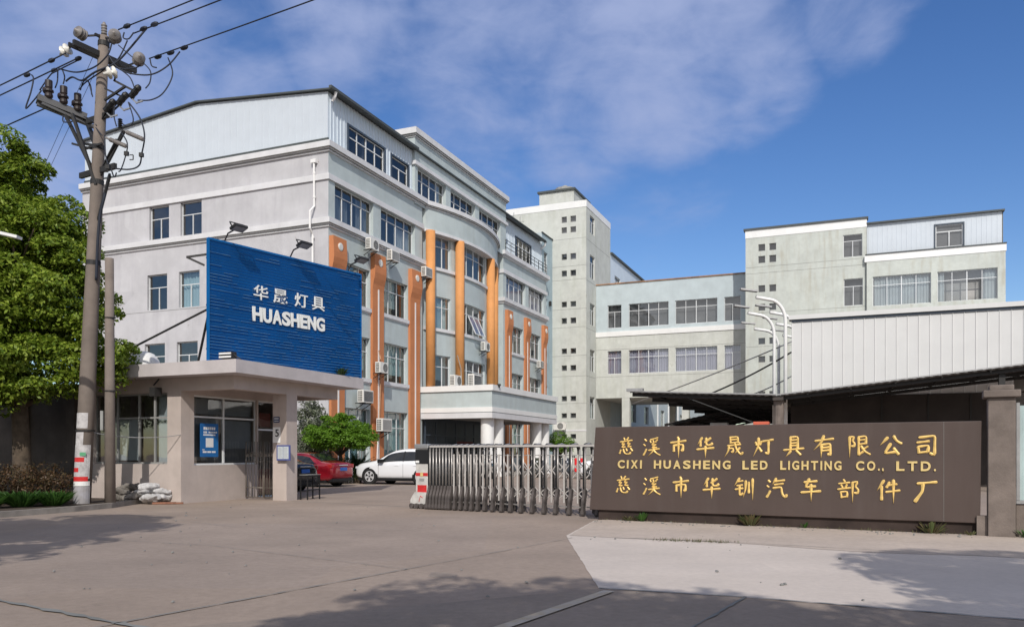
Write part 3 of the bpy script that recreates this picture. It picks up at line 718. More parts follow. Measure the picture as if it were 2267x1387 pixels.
# ================================================================ warehouse and open sheds on the right
wh = bempty('metal_warehouse', 0, 0, 0, 'warehouse clad in grey-white vertical metal sheet behind the dark shed roof', 'warehouse')
XW = 21.5; YW = 5.2; zt = lambda u: 7.5
ucw = ribcuts(XW, 48, .43)
opd = [(30.2, 35.5, 0, 4.6)]
wall(MB(), ribf(fA(YW), .43, .045, .03), XW, 48, 0, 7.5, opd, .3, ucw).build('clad_wall', M.ware, wh)
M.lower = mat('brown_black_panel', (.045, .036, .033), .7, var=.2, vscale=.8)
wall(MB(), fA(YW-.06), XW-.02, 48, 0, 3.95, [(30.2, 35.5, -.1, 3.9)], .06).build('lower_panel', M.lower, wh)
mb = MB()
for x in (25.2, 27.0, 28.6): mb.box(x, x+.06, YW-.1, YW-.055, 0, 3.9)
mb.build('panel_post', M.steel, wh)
MB().q((XW, YW, 0), (XW, 30, 0), (XW, 30, 7.5), (XW, YW, 7.5)).build('side_wall', M.ware, wh)
MB().box(XW-.12, 48, YW-.14, YW+.5, 7.46, 7.66).build('eaves_trim', M.ware, wh)
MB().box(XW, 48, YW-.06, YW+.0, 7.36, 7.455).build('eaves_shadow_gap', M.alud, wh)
mb = MB(); mb.q((XW-.1, YW, 7.64), (48, YW, 7.64), (48, 18, 8.8), (XW-.1, 18, 8.8)).q((XW-.1, 30, 7.64), (48, 30, 7.64), (48, 18, 8.8), (XW-.1, 18, 8.8)); mb.build('sheet_roof', M.ware, wh)
MB().box(XW+.5, 47, YW+3, 29, 0, 7).build('interior_wall', M.room, wh)

sh = bempty('butterfly_shed', 0, 0, 0, 'open shed with a dark V-shaped sheet roof behind the long brown name wall', 'shed')
def sheet(pts, depth, t=.07, pitch=.28):      # sloped sheet: pts along x (x, z), from y0 to y1
    mb = MB(); y0, y1 = depth
    for (xa, za), (xb, zb) in zip(pts, pts[1:]):
        n = max(1, int(abs(xb-xa)/pitch))
        for i in range(n):
            a = i/n; b = (i+.25)/n; c = (i+.5)/n; d = (i+.75)/n; e = (i+1)/n; h = .018
            q = [(a, 0), (b, h), (c, h), (d, 0), (e, 0)]
            for (s0, h0), (s1, h1) in zip(q, q[1:]):
                p0 = (xa+(xb-xa)*s0, za+(zb-za)*s0+h0); p1 = (xa+(xb-xa)*s1, za+(zb-za)*s1+h1)
                mb.q((p0[0], y0, p0[1]), (p1[0], y0, p1[1]), (p1[0], y1, p1[1]), (p0[0], y1, p0[1]))
                mb.q((p0[0], y0, p0[1]), (p1[0], y0, p1[1]), (p1[0], y0, p1[1]-.05), (p0[0], y0, p0[1]-.05))
    return mb
sheet([(15.35, 4.0), (21.2, 3.7)], (-.15, 31.5)).build('left_roof_sheet', M.dark, sh)
sheet([(21.4, 3.7), (36, 5.2)], (-.15, YW-.1)).build('right_roof_sheet', M.dark, sh)
MB().box(21.1, 21.5, -.1, 31, 3.5, 3.68).build('valley_gutter', M.dark, sh); MB().bar((15.3, -.17, 4.03), (21.3, -.17, 3.72), .025, .05).bar((21.3, -.17, 3.72), (36, -.17, 5.23), .025, .05).build('edge_flashing', M.galv, sh)
mb = MB()
for i in range(9):
    y = .1+i*3.8
    mb.bar((15.4, y, 3.9), (21.2, y, 3.6), .09, .16)
for i in range(5): mb.bar((16+i*1.2, -.1, 3.93-i*.06), (16+i*1.2, 31, 3.93-i*.06), .06, .08)
for i in range(9): mb.bar((22.4+i*1.55, -.1, 3.74+i*.159), (22.4+i*1.55, YW-.2, 3.74+i*.159), .06, .08)
for y in (.1, 2.6, 4.9): mb.bar((21.4, y, 3.58), (36, y, 5.08), .08, .14)
mb.build('roof_frame', M.steel, sh)
for y in (.3, 11.5, 23, 30.5): MB().lathe([(.2, 0), (.2, 3.55)], (21.3, y, 0), (0, 0, 1), 12).build('post', M.pillar, sh)
for x, y in ((29, .3), (35.5, .3)): MB().box(x-.1, x+.1, y-.1, y+.1, 0, 4.3+.1*(x-29)).build('post', M.steel, sh)
MB().bar((17.6, .1, 3.75), (21.2, .1, 2.3), .035).build('brace', M.acd, sh); MB().bar((18.6, 11, 3.75), (21.2, 11, 2.6), .035).build('brace', M.acd, sh)
MB().box(15.2, 15.9, -.2, .05, 4.02, 4.14).build('end_cap', M.galv, sh)

lo = bempty('low_shed', 0, 0, 0, 'low dark lean-to roof rising towards the larger shed, beyond the name wall', 'shed')
sheet([(14.4, 3.05), (17.7, 3.72)], (11.4, 26)).build('roof_sheet', M.dark, lo)
mb = MB()
for y in (11.5, 14.5, 18, 22, 25.8): mb.bar((14.4, y, 2.97), (17.7, y, 3.62), .07, .1); mb.box(14.4, 14.5, y-.05, y+.05, 0, 3)
for x in (14.7, 15.6, 16.5, 17.3): mb.bar((x, 11.5, 3.0+(x-14.4)*.203), (x, 25.9, 3.0+(x-14.4)*.203), .05, .06)
mb.build('roof_frame', M.steel, lo)
MB().box(14.5, 17.6, 26.0, 26.1, 0, 3).build('back_wall', M.dark, lo)

# ================================================================ guardhouse
gh = bempty('guardhouse', 0, 0, 0, 'flat-roofed grey guardhouse with an open porch by the gate', 'guardhouse')
XG = 6.57; YG = -16.21
opf = [(3.2, 6.15, 1.1, 3.12)]
wall(MB(), fA(YG), 2.75, XG, 0, 3.52, opf, .18).build('front_wall', M.gh, gh)
opg = [(-15.72, -13.06, 1.06, 3.08), (-13.0, -12.1, 0, 3.08)]
wall(MB(), fB(XG), YG, -11.4, 0, 3.52, opg, .16).build('porch_wall', M.gh, gh)
mb = MB().q((2.75, -11.4, 0), (XG, -11.4, 0), (XG, -11.4, 3.52), (2.75, -11.4, 3.52)).q((2.75, YG, 0), (2.75, -11.4, 0), (2.75, -11.4, 3.52), (2.75, YG, 3.52)); mb.build('back_wall', M.gh, gh)
mb = MB().box(2.85, XG-1.4, YG+2.2, -11.6, .02, 3.4).box(2.85, XG-.3, YG+.3, -11.6, .0, .05); mb.build('interior_wall', M.room, gh)
wf = MB()
f_ = fA(YG)
def frame_win(par, f, op, us, zt, d, curt=None, gl=None, fm=None, low=None):
    a, b, c, e = op; mb = MB(); t = .05; w = .055
    for q in ((a, b, c, c+w), (a, b, e-w, e), (a+w, b-w, zt-w/2, zt+w/2)): fbox(mb, f, q[0]+.002, q[1]-.002, q[2]+.002, q[3]-.002, d-t, d)
    for u in (a, *us, b): fbox(mb, f, max(a+.003, u-w/2), min(b-.003, u+w/2), c+w, e-w, d-t-.004, d-.004)
    o = mb.build('window', fm or M.acg, par)
    g = MB().q(f(a, c, d-.02), f(b, c, d-.02), f(b, e, d-.02), f(a, e, d-.02)); g.build('pane', gl or M.glass, o)
    if curt:
        m2 = MB()
        for (p, q, lo_, hi, mt) in curt: fbox(m2, f, p, q, lo_, hi, d+.1, d+.12)
        m2.build('blind', curt[0][4], o)
    return o
frame_win(gh, fA(YG), opf[0], (4.05, 4.9, 5.5), 2.42, .14, [(5.5, 6.1, 1.15, 3.05, M.curtainw), (3.5, 4.8, 1.2, 2.4, M.curtaing)])
frame_win(gh, fB(XG), opg[0], (-14.46,), 2.46, .12, [(-15.7, -14.5, 1.2, 2.45, M.curtaing), (-14.4, -13.1, 1.55, 2.4, M.curtaing), (-15.7, -13.1, 2.55, 3.0, M.curtaing)], fm=M.alu)
dr = frame_win(gh, fB(XG), opg[1], (), 2.16, .12, [(-12.95, -12.15, 2.25, 2.7, mat('red_brown_board', (.22, .06, .04), .7)), (-12.95, -12.15, .1, .9, M.alud)], fm=M.alu); dr.name = 'door'
MB().box(7.95, 8.45, -14.0, -13.5, 0, 3.15).build('porch_column', M.gh, gh)
MB().box(6.07, 6.575, YG-.006, YG+.3, 0, 3.16).build('corner_pier', M.gh, gh)
mb = MB().box(8.2, 8.45, -16.22, -11.4, 3.15, 3.52).box(2.75, 8.2, -16.22, -15.97, 3.15, 3.52).box(XG, 8.2, -11.65, -11.4, 3.15, 3.52); mb.build('roof_beam', M.gh, gh)
MB().box(2.5, 9.05, -16.82, -10.8, 3.52, 3.87).build('roof_slab', M.ghtop, gh)
mb = MB()
for i in range(14): mb.box(XG+.05, 8.2, -15.9+i*.33, -15.9+i*.33+.04, 3.49, 3.519)
mb.build('porch_ceiling', M.gh, gh)
MB().lathe([(.05, 0), (.32, -.14), (.3, -.16), (.04, -.04)], (7.3, -13.6, 3.48), (0, 0, 1), 16).build('ceiling_lamp', M.acg, gh)
mb = MB().tube([(4.55, -16.85, 4.05), (4.62, -16.88, 3.85), (4.75, -16.88, 3.5)], .04, 8); mb.build('overflow_pipe', M.pvc, gh)
MB().box(5.75, 5.95, -16.55, -16.3, 3.0, 3.25).tube([(5.85, -16.5, 3.3), (5.85, -16.3, 3.5)], .02).build('wall_camera', M.steel, gh)
dome = tag(MB().lathe([(.48, 0), (.48, .12), (.44, .3), (.3, .48), (.12, .55), (.01, .56)], fw(4.5, -15.6, 3.87), (0, 0, 1), 20).build('roof_tank', M.white, smooth=True), 'white domed tank cap on the guardhouse roof left of the blue billboard', 'tank')
M.grimy = mat('grimy_shaded_wall', (.115, .095, .08), .95, var=.25, vscale=.8, streak=.5, streakcol=(.05, .045, .04), bump=.3)  # base colour darkened for the deep tree shade, grime streaks over it
bw_ = bempty('boundary_wall', 0, 0, 0, 'dark grimy boundary wall at the left, tree shade and grime put into its colour', 'wall')
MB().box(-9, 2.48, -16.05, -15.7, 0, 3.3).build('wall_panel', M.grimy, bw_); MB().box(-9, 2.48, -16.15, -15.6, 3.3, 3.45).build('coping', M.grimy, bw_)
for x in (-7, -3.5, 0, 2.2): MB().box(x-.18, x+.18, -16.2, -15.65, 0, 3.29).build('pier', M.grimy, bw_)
# stray plants on the roof edge are things of their own (built with the weeds)

# ================================================================ blue billboard on the guardhouse roof
A_ = Vector((-8.30, 22.0, 3.87)); B_ = Vector((-5.01, 26.5, 3.87)); LS = (B_-A_).length
SD = (B_-A_).normalized(); SNrm = Vector((SD.y, -SD.x, 0))
bs = empty('blue_billboard', A_, math.atan2(SD.y, SD.x), 'large blue slatted billboard with white company lettering on the guardhouse roof', 'billboard')
H_ = 3.38
mb = MB(); n = 40; p = H_/n
for i in range(n):
    z = .03+i*p; j = .008*rng.uniform(-1, 1)
    mb.q((0, .005+j, z), (LS, .005-j, z), (LS, -.035-j, z+p*.82), (0, -.035+j, z+p*.82))
    mb.q((0, -.035+j, z+p*.82), (LS, -.035-j, z+p*.82), (LS, .005, z+p), (0, .005, z+p))
mb.box(0, LS, .01, .05, .03, H_); mb.build('slat_panel', M.bluesign, bs)
M.slatedge = mat('painted_slat_light', (.10, .22, .34), .6, alt=(.02, .12, .33), vscale=3)  # paler strips painted on the slats for sunlight showing through the gaps
mb = MB()
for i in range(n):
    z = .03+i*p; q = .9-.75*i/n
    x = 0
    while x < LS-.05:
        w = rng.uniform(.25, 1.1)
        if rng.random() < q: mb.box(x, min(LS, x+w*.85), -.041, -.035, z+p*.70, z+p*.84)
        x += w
mb.build('slat_light_lines', M.slatedge, bs)['kind'] = 'stuff'
mb = MB().box(-.02, LS+.02, -.05, .06, H_, H_+.05).box(-.03, 0, -.05, .06, 0, H_+.05).box(LS, LS+.03, -.05, .06, 0, H_+.05); mb.build('edge_frame', M.bluesign, bs)
mb = MB()
for u in (.3, 1.6, 2.9, 4.2, 5.3): mb.bar((u, .1, 0), (u, .1, H_), .06); mb.bar((u, .1, 2.4), (u, 1.0, .05), .05)
for z in (.4, 1.6, 2.9): mb.bar((0, .1, z), (LS, .1, z), .05)
mb.bar((.05, .08, 3.0), (-.35, .5, 2.9), .05); mb.bar((-.35, .5, 2.9), (0, .2, 2.7), .05)
mb.build('support_frame', M.steel, bs)
def text_obj(body, size, extrude, offset, name, m, parent, loc, rot, sx=1., xw=None, bevel_=0.):
    c = bpy.data.curves.new('t', 'FONT'); c.body = body; c.size = size; c.extrude = extrude; c.offset = offset; c.bevel_depth = bevel_
    o = bpy.data.objects.new('t', c); COL.objects.link(o); bpy.context.view_layer.update()
    me = bpy.data.meshes.new_from_object(o.evaluated_get(bpy.context.evaluated_depsgraph_get()))
    bpy.data.objects.remove(o)
    co = np.empty(len(me.vertices)*3); me.vertices.foreach_get('co', co); co = co.reshape(-1, 3)
    w = co[:, 0].max()-co[:, 0].min(); co[:, 0] -= co[:, 0].min(); h0 = co[:, 1].min(); co[:, 1] -= h0
    if xw: co[:, 0] *= xw[0]/w; co[:, 1] *= xw[1]/(co[:, 1].max())
    me.vertices.foreach_set('co', co.ravel()); me.materials.clear(); me.materials.append(m); me.update()
    ob = bpy.data.objects.new(name, me); COL.objects.link(ob); ob.parent = parent; ob.location = loc; ob.rotation_euler = rot; return ob
def bold(body, off): return body
for ch, x0, x1 in (('华', 1.405, 1.909), ('晟', 2.092, 2.595), ('灯', 2.863, 3.357), ('具', 3.526, 4.042)):
    text_obj(ch, .5, .012, .004, 'letter', M.letter, bs, (x0, -.055, 1.97), (R(90), 0, 0), xw=(.5, .42))
ws = [.40, .36, .385, .345, .375, .325, .375, .38]; tot = sum(ws); k = (4.042-1.359)/tot; x = 1.359
for ch, w in zip('HUASHENG', ws):
    text_obj(ch, .5, .016, .020, 'letter', M.letter, bs, (x+.006, -.06, 1.335), (R(90), 0, 0), xw=(w*k*.93, .42)); x += w*k
# floodlights on arms along its top edge
def floodlight(name, u, z, label, back=False):
    w = bs.matrix_world if False else Matrix.Translation(A_) @ Matrix.Rotation(math.atan2(SD.y, SD.x), 4, 'Z')
    e = empty(name, w @ Vector((u, 0, z)), math.atan2(SD.y, SD.x), label, 'floodlight', 'floodlights on the blue billboard')
    return e
def flood_head(e, p, tilt):
    Mx = Matrix.Translation(p) @ Matrix.Rotation(tilt, 4, 'X')
    MB().box(-.2, .2, -.14, .14, -.035, .035, Mx).build('lamp_head', M.steel, e)
    MB().box(-.17, .17, -.11, .11, -.042, -.036, Mx).build('lamp_glass', M.acg, e)
    mb = MB()
    P = [Mx @ Vector(v) for v in ((-.22, 0, .0), (-.22, .05, .16), (.22, .05, .16), (.22, 0, .0))]
    for a, b in zip(P, P[1:]): mb.bar(a, b, .025)
    mb.build('lamp_bracket', M.steel, e)
for u, lb in ((.5, 'floodlight arm above the left end of the blue billboard'), (2.75, 'floodlight arm over the middle of the blue billboard'), (5.05, 'floodlight arm over the right end of the blue billboard')):
    e = floodlight('floodlight', u, H_+.03, lb)
    MB().tube([(0, .03, 0), (0, -.15, .22), (.02, -.52, .3)], .022, 6).build('arm', M.steel, e)
    flood_head(e, Vector((.02, -.62, .3)), R(-18))
e = bempty('floodlight', 8.45, -16.35, 3.87, 'twin-tube floodlight at the street corner of the guardhouse roof', 'floodlight')
MB().box(-.3, .12, -.1, .1, .08, .26).build('lamp_head', M.steel, e)
mb = MB().box(-.29, .11, -.125, -.101, .19, .235).box(-.29, .11, -.125, -.101, .10, .145); mb.build('lamp_tube', M.white, e)
MB().box(-.12, -.06, -.05, .05, 0, .08).bar((.1, 0, .2), (.35, .1, .0), .03).build('bracket', M.steel, e)
# slanting stay rod left of the billboard
tag(MB().tube([fw(4.0, -16.2, 3.9)+Vector((-.6, 0, 0)), A_+Vector((.05, .1, 1.55))], .03, 6).build('stay_rod', M.steel), 'thin dark stay rod slanting from the guardhouse roof up to the billboard', 'rod')

# ================================================================ brown name wall with gold lettering
A2 = Vector((1.72, 17.03, 0)); B2 = Vector((8.0, 13.70, 0)); D2 = (B2-A2).normalized()
nw = empty('name_wall', A2, math.atan2(D2.y, D2.x), 'long brown stone name wall with three lines of raised gold lettering', 'sign wall')
LW = 7.09
mb = MB(); f_ = lambda u, z, d: Vector((u, d, z))
mb.prism([(-.085, .21), (LW, .21), (LW+.02, 1.955), (.05, 1.955)], f_, 0, .32); o = bevel(mb.build('stone_panel', M.stone, nw), .012, 2)
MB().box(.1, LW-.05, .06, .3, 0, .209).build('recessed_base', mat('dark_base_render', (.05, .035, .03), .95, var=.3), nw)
mb = MB().box(LW-.55, LW-.545, -.003, .01, .22, 1.95); mb.build('panel_joint', M.groove, nw)

GL = {
'慈': "38,4 42,14|62,2 54,13|18,24 82,16|36,22 24,38 38,36|40,34 22,54 44,50|64,20 54,36 68,33|70,32 54,52 76,48|20,66 14,84|34,62 40,86 66,88 74,78|50,60 54,70|74,58 84,70",
'溪': "14,12 22,20|8,38 16,44|6,92 14,80 22,62|82,4 44,14|42,20 46,28|58,18 60,26|80,14 70,26|62,28 48,42 66,40|72,38 48,56 76,53|34,68 90,60|62,54 56,74 34,94t|60,68 76,84 94,92",
'市': "48,2 54,14|12,30 90,20|28,42 28,74|28,44 76,38 74,70 66,68|52,16 52,98t",
'华': "34,6 14,36t|26,24 26,48|76,8 48,30|54,8 54,38 62,44 82,40 82,32|8,64 92,56|50,48 50,98t",
'晟': "32,4 34,34|32,6 70,2 68,32|36,18 66,15|36,32 68,29|20,46 82,40|26,46 24,70 8,96t|28,60 48,57 46,78 38,76|54,34 62,64 84,92 92,78|78,56 56,82t|70,28 78,34",
'灯': "16,30 22,44|44,26 36,42|30,10 30,46 8,92t|32,56 44,74|50,26 98,18|76,24 76,88 62,80",
'具': "36,6 36,60|36,8 70,4 68,60|38,22 66,20|38,36 66,34|38,48 66,46|6,68 96,60|38,72 18,96t|62,70 82,90",
'有': "8,26 88,16|46,2 34,34 6,64t|36,42 34,98t|36,44 74,38 74,92 62,86|38,58 72,54|38,72 72,68",
'限': "12,8 12,98t|12,10 34,6 22,28 34,36 32,52 20,50|50,8 50,90|50,10 82,4 80,40|52,24 78,21|52,42 80,38|50,90 68,76|88,52 70,64|60,50 76,76 98,88",
'公': "38,12 10,44t|62,6 72,28 94,40|50,40 24,84 72,76|62,60 82,88",
'司': "22,14 84,6 82,92 64,82|14,36 62,30|18,54 22,82|20,54 60,48 56,76|22,80 56,76",
'钏': "28,4 6,36t|22,20 44,16|16,40 42,36|8,58 44,52|28,40 28,90 44,76|58,16 56,60 46,92t|72,22 72,74|90,6 90,100t",
'汽': "14,12 22,20|8,38 16,44|6,92 14,80 22,62|50,2 34,28t|46,16 88,10|42,32 82,26|36,48 74,42 76,74 90,94 98,78",
'车': "22,18 78,12|44,2 26,42 72,36|8,66 94,58|52,28 52,100t",
'部': "28,4 34,12|8,22 54,16|18,28 24,40|42,26 36,40|4,48 58,40|16,60 20,86|16,60 46,56 42,82|20,84 44,80|66,14 66,100t|66,16 90,10 76,36 92,46 88,66 74,62",
'件': "32,4 6,46t|22,30 22,92|54,12 42,36|50,26 84,20|40,56 96,48|70,2 70,100t",
'厂': "18,16 94,8|40,14 38,50 8,96"}
def glyph(ch, size, wd=6.6):
    mb = MB(); rg = random.Random(ord(ch)); sp = GL[ch].split('|'); dens = min(1.18, max(.82, 1.32-.045*len(sp)))
    for st in sp:
        tp = st.endswith('t'); pts = [Vector((float(a.split(',')[0]), 100-float(a.split(',')[1]), 0)) for a in st.rstrip('t').split()]
        # resample a smooth path through the points
        P = []
        for i in range(len(pts)-1):
            a, b = pts[i], pts[i+1]; n = max(2, int((b-a).length/9))
            for k in range(n): P.append(a.lerp(b, k/n))
        P.append(pts[-1])
        for _ in range(1):
            P = [P[0]]+[(P[i-1]+P[i]*2+P[i+1])/4 for i in range(1, len(P)-1)]+[P[-1]]
        L = sum((b-a).length for a, b in zip(P, P[1:])); s = 0; rows_ = []
        for i, p in enumerate(P):
            if i: s += (p-P[i-1]).length
            t = s/L; d = (P[min(i+1, len(P)-1)]-P[max(i-1, 0)]).normalized(); nrm = Vector((-d.y, d.x, 0))
            w = wd*dens*(1.12-.42*math.sin(math.pi*min(1, t*1.02)) if not tp else 1.15-1.0*t)
            if i == 0: w *= .75
            if i == len(P)-1 and not tp: w *= .8
            if abs(d.x) > .8: w *= .82
            rows_.append((p-nrm*w, p, p+nrm*w, w))
        k = size/100.
        # blunt rounded start and end
        a = P[0]-(P[1]-P[0]).normalized()*wd*.6; b = P[-1]+(P[-1]-P[-2]).normalized()*wd*(.5 if not tp else 1.2)
        rows_ = [(a, a, a, 0)]+rows_+[(b, b, b, 0)]
        def V(p, z): return (p.x*k, -z, p.y*k)
        base = len(mb.v)
        for l, c, r, w in rows_:
            mb.v += [V(l, 0.001), V(l, .012 if w else .006), V(c, .020+.0012*w), V(r, .012 if w else .006), V(r, 0.001)]
        for i in range(len(rows_)-1):
            for j in range(4): q = base+i*5+j; mb.f.append((q, q+5, q+6, q+1))
    return mb
row1 = [('慈', .739), ('溪', 1.286), ('市', 1.837), ('华', 2.387), ('晟', 2.945), ('灯', 3.491), ('具', 4.052), ('有', 4.603), ('限', 5.180), ('公', 5.708), ('司', 6.271)]
row3 = [('慈', .673), ('溪', 1.286), ('市', 1.888), ('华', 2.511), ('钏', 3.14), ('汽', 3.738), ('车', 4.356), ('部', 5.013), ('件', 5.671), ('厂', 6.26)]
for rw_, zc in ((row1, 1.535), (row3, .735)):
    for ch, u in rw_:
        sz = .40; glyph(ch, sz).build('gold_character', M.gold, nw, (u-sz/2, 0, zc-sz/2))
words = [('CIXI', .535, 1.15), ('HUASHENG', 1.39, 3.17), ('LED', 3.43, 4.03), ('LIGHTING', 4.24, 5.40), ('CO.,', 5.60, 6.00), ('LTD.', 6.06, 6.47)]
words = [('CIXI', .539, 1.11), ('HUASHENG', 1.318, 2.915), ('LED', 3.095, 3.61), ('LIGHTING', 3.80, 4.92), ('CO.,', 5.12, 5.62), ('LTD.', 5.78, 6.45)]
for w, a, b in words:
    # letter by letter, wide spaced
    rel = {'I': .42, '.': .36, ',': .36, 'L': .86, 'E': .9}; W = [rel.get(c, 1.) for c in w]; k = (b-a)/(sum(W)); x = a
    for c, ww in zip(w, W):
        hgt = .170 if c not in '.,' else (.04 if c == '.' else .095); full = ww*k
        lw_ = full*(.74 if c not in 'I.,' else .42)
        text_obj(c, .2, .010, .006, 'gold_letter', M.goldflat, nw, (x+(full-lw_)*.35, -.012, 1.092 if c != ',' else 1.045), (R(90), 0, 0), xw=(lw_, hgt)); x += full

# concrete gate post at its right end
gp = empty('gate_post', (8.22, 13.50, 0), math.atan2(D2.y, D2.x), 'weathered concrete gate post with a stepped cap at the right end of the name wall', 'gate post')
bevel(MB().box(-.2, .2, -.06, .34, 0, 2.34).build('shaft', M.pillar, gp), .015)
mb = MB().box(-.27, .27, -.13, .41, 2.34, 2.46).box(-.18, .18, -.04, .32, 2.46, 2.55); bevel(mb.build('cap', M.pillar, gp), .015)
MB().box(-.36, -.205, .02, .2, 0, .34).build('footing', M.pillar, gp)
sg = empty('sheet_gate', Vector((8.22, 13.50, 0))+D2*.215+Vector((.05, .09, 0)), math.atan2(D2.y, D2.x), 'pale blue corrugated sheet gate beyond the concrete gate post', 'gate')
wall(MB(), ribf(lambda u, z, d: Vector((u, d, z)), .2, .09, .035), 0, 4, .62, 2.2, (), .1, ribcuts(0, 4, .2, .09)).build('gate_sheet', mat('pale_blue_gate_sheet', (.42, .52, .52), .5, streak=.3, streakcol=(.3, .3, .27)), sg)
MB().box(0, 4, -.03, .03, .56, .62).box(0, .05, -.04, .03, .62, 2.25).build('gate_frame', M.galv, sg)
MB().box(0, 4, -.0, .15, 0, .55).build('base_wall', M.pillar, sg)
# ================================================================ ground
M.ground = mat('worn_concrete', (.365, .29, .238), .92, fine=.35, fscale=9, var=.11, vscale=.35, streak=.5, streakcol=(.21, .175, .15), bump=.3, bscale=25, spots=.6, spotcol=(.17, .14, .12), spotscale=1.1, patch=.14, pscale=.16, sstretch=1, sscale=.5, spec=.25)
M.apron = mat('pale_new_concrete', (.62, .545, .485), .92, fine=.22, fscale=11, patch=.08, pscale=.5, var=.06, vscale=.5, streak=.3, streakcol=(.34, .30, .28), bump=.2, bscale=25, spots=.3, spotcol=(.33, .28, .25), spotscale=.7, sstretch=1, sscale=.6, spec=.25)
M.apron2 = mat('old_apron_concrete', (.52, .44, .38), .93, fine=.35, fscale=9, var=.08, vscale=.7, streak=.35, streakcol=(.26, .22, .2), bump=.25, bscale=25, spots=.5, spotcol=(.24, .19, .16), spotscale=.9, sstretch=1, sscale=.8, spec=.25)
M.road = mat('ribbed_road_concrete', (.32, .26, .215), .92, fine=.35, fscale=10, patch=.1, pscale=.25, var=.08, vscale=.6, streak=.3, streakcol=(.2, .17, .15), bump=.3, bscale=30, sstretch=1, sscale=.6, spec=.25)
def flat(name, pts, z, m, kind='structure', jit=0):
    if jit:                              # a broken, hand-floated edge instead of a ruled one
        rj = random.Random(len(pts)); out = []
        for (x0, y0), (x1, y1) in zip(pts, pts[1:]+pts[:1]):
            n = max(1, int(math.hypot(x1-x0, y1-y0)/.18))
            out += [(x0+(x1-x0)*i/n+rj.uniform(-jit, jit)*(i > 0), y0+(y1-y0)*i/n+rj.uniform(-jit, jit)*(i > 0)) for i in range(n)]
        pts = out
    o = MB().q(*[(x, y, z) for x, y in pts]).build(name, m); o['kind'] = kind; return o
flat('ground', [(-600, -600), (600, -600), (600, 600), (-600, 600)], 0, M.ground)
ap = [(.92, 13.69), (1.71, 16.75), (2.2, 17.3), (10, 13.2), (22, 6.8), (22, -3.2), (4.3, 6.75), (2.27, 7.81), (.9, 8.33), (.91, 11.92), (1.0, 11.75)]
flat('apron', ap[:-1], .004, M.apron, jit=.007)
edge = [(1.03, 13.2)]
flat('apron_margin', [(.98, 13.72), (1.74, 16.72), (2.2, 17.25), (10, 13.15), (22, 6.75), (22, 2.4), (11, 8.2), (6.4, 10.95), (5.0, 11.35), (3.2, 12.75), (2.0, 13.15)], .008, M.apron2, jit=.015)
flat('road', [(.9, 8.33), (2.27, 7.81), (4.3, 6.75), (22, -3.2), (22, -25), (-40, -25), (-3.4, 6.1)], .004, M.road)
def strip(mb, a, b, w, z, jit=0, seed=1):
    rg = random.Random(seed); a = Vector((*a, 0)); b = Vector((*b, 0)); n = max(1, int((b-a).length/.12)) if jit else 1
    d = (b-a).normalized(); s = Vector((-d.y, d.x, 0)); pr = None
    for i in range(n+1):
        p = a.lerp(b, i/n)+s*rg.uniform(-jit, jit); ww = w*(1+(rg.uniform(-.6, .6) if jit else 0))
        q = (p-s*ww/2+Vector((0, 0, z)), p+s*ww/2+Vector((0, 0, z)))
        if pr: mb.q(pr[0], q[0], q[1], pr[1])
        pr = q
mb = MB()
strip(mb, (-1.27, 9.7), (-3.44, 6.3), .022, .0125, .006, 2); strip(mb, (-12, 10.8), (-4.85, 7.62), .06, .0125, .012, 3); strip(mb, (-4.85, 7.62), (-2.6, 6.2), .06, .0125, .012, 4)
strip(mb, (-1.27, 9.7), (1.0, 13.3), .012, .0125, .005, 5); strip(mb, (-12, 15.3), (-4.6, 12.2), .012, .0125, .006, 9); strip(mb, (-4.6, 12.2), (-1.27, 9.7), .012, .0125, .006, 10)
strip(mb, (.9, 8.33), (2.27, 7.81), .03, .0125, .008, 6); strip(mb, (2.27, 7.81), (4.3, 6.75), .035, .0125, .008, 7); strip(mb, (4.3, 6.75), (12, 2.4), .035, .0125, .008, 8)
strip(mb, (-9, 18.6), (-5.2, 15.2), .012, .0125, .02, 14); strip(mb, (-5.2, 15.2), (-1.6, 14.6), .01, .0125, .02, 15); strip(mb, (2.27, 7.81), (1.3, 6.2), .03, .0125, .006, 11); strip(mb, (1.7, 13.3), (3.2, 12.75), .02, .0125, .01, 12); strip(mb, (3.2, 12.75), (6.4, 10.95), .012, .0125, .01, 13)
o = mb.build('pavement_joint', M.groove); o['kind'] = 'structure'
# short grate slots in the driveway
mb = MB()
for i in range(4): strip(mb, (-.95+.0*i, 9.13+.09*i), (-.62, 8.98+.09*i), .016, .0125)
o = mb.build('drain_slot', M.groove); o['kind'] = 'structure'
M.line = mat('worn_road_paint', (.50, .46, .42), .85, var=.12, vscale=5, alt=(.46, .36, .23), spots=.6, spotcol=(.26, .22, .2), spotscale=5)
d_ = Vector((.97-(-.05), 8.12-6.49, 0)).normalized(); s_ = Vector((d_.y, -d_.x, 0))*.06
a = Vector((.98, 8.12, .0165)); b = a-d_*4
o = MB().q(a-s_, a+s_, b+s_, b-s_).build('road_marking', M.line); o['kind'] = 'structure'
# track of the sliding gate
mb = MB(); strip(mb, (-6.5, 23.7), (-2.2, 20.75), .035, .006); strip(mb, (-6.5, 23.3), (-2.5, 20.45), .015, .006)
o = mb.build('gate_track', M.groove); o['kind'] = 'structure'
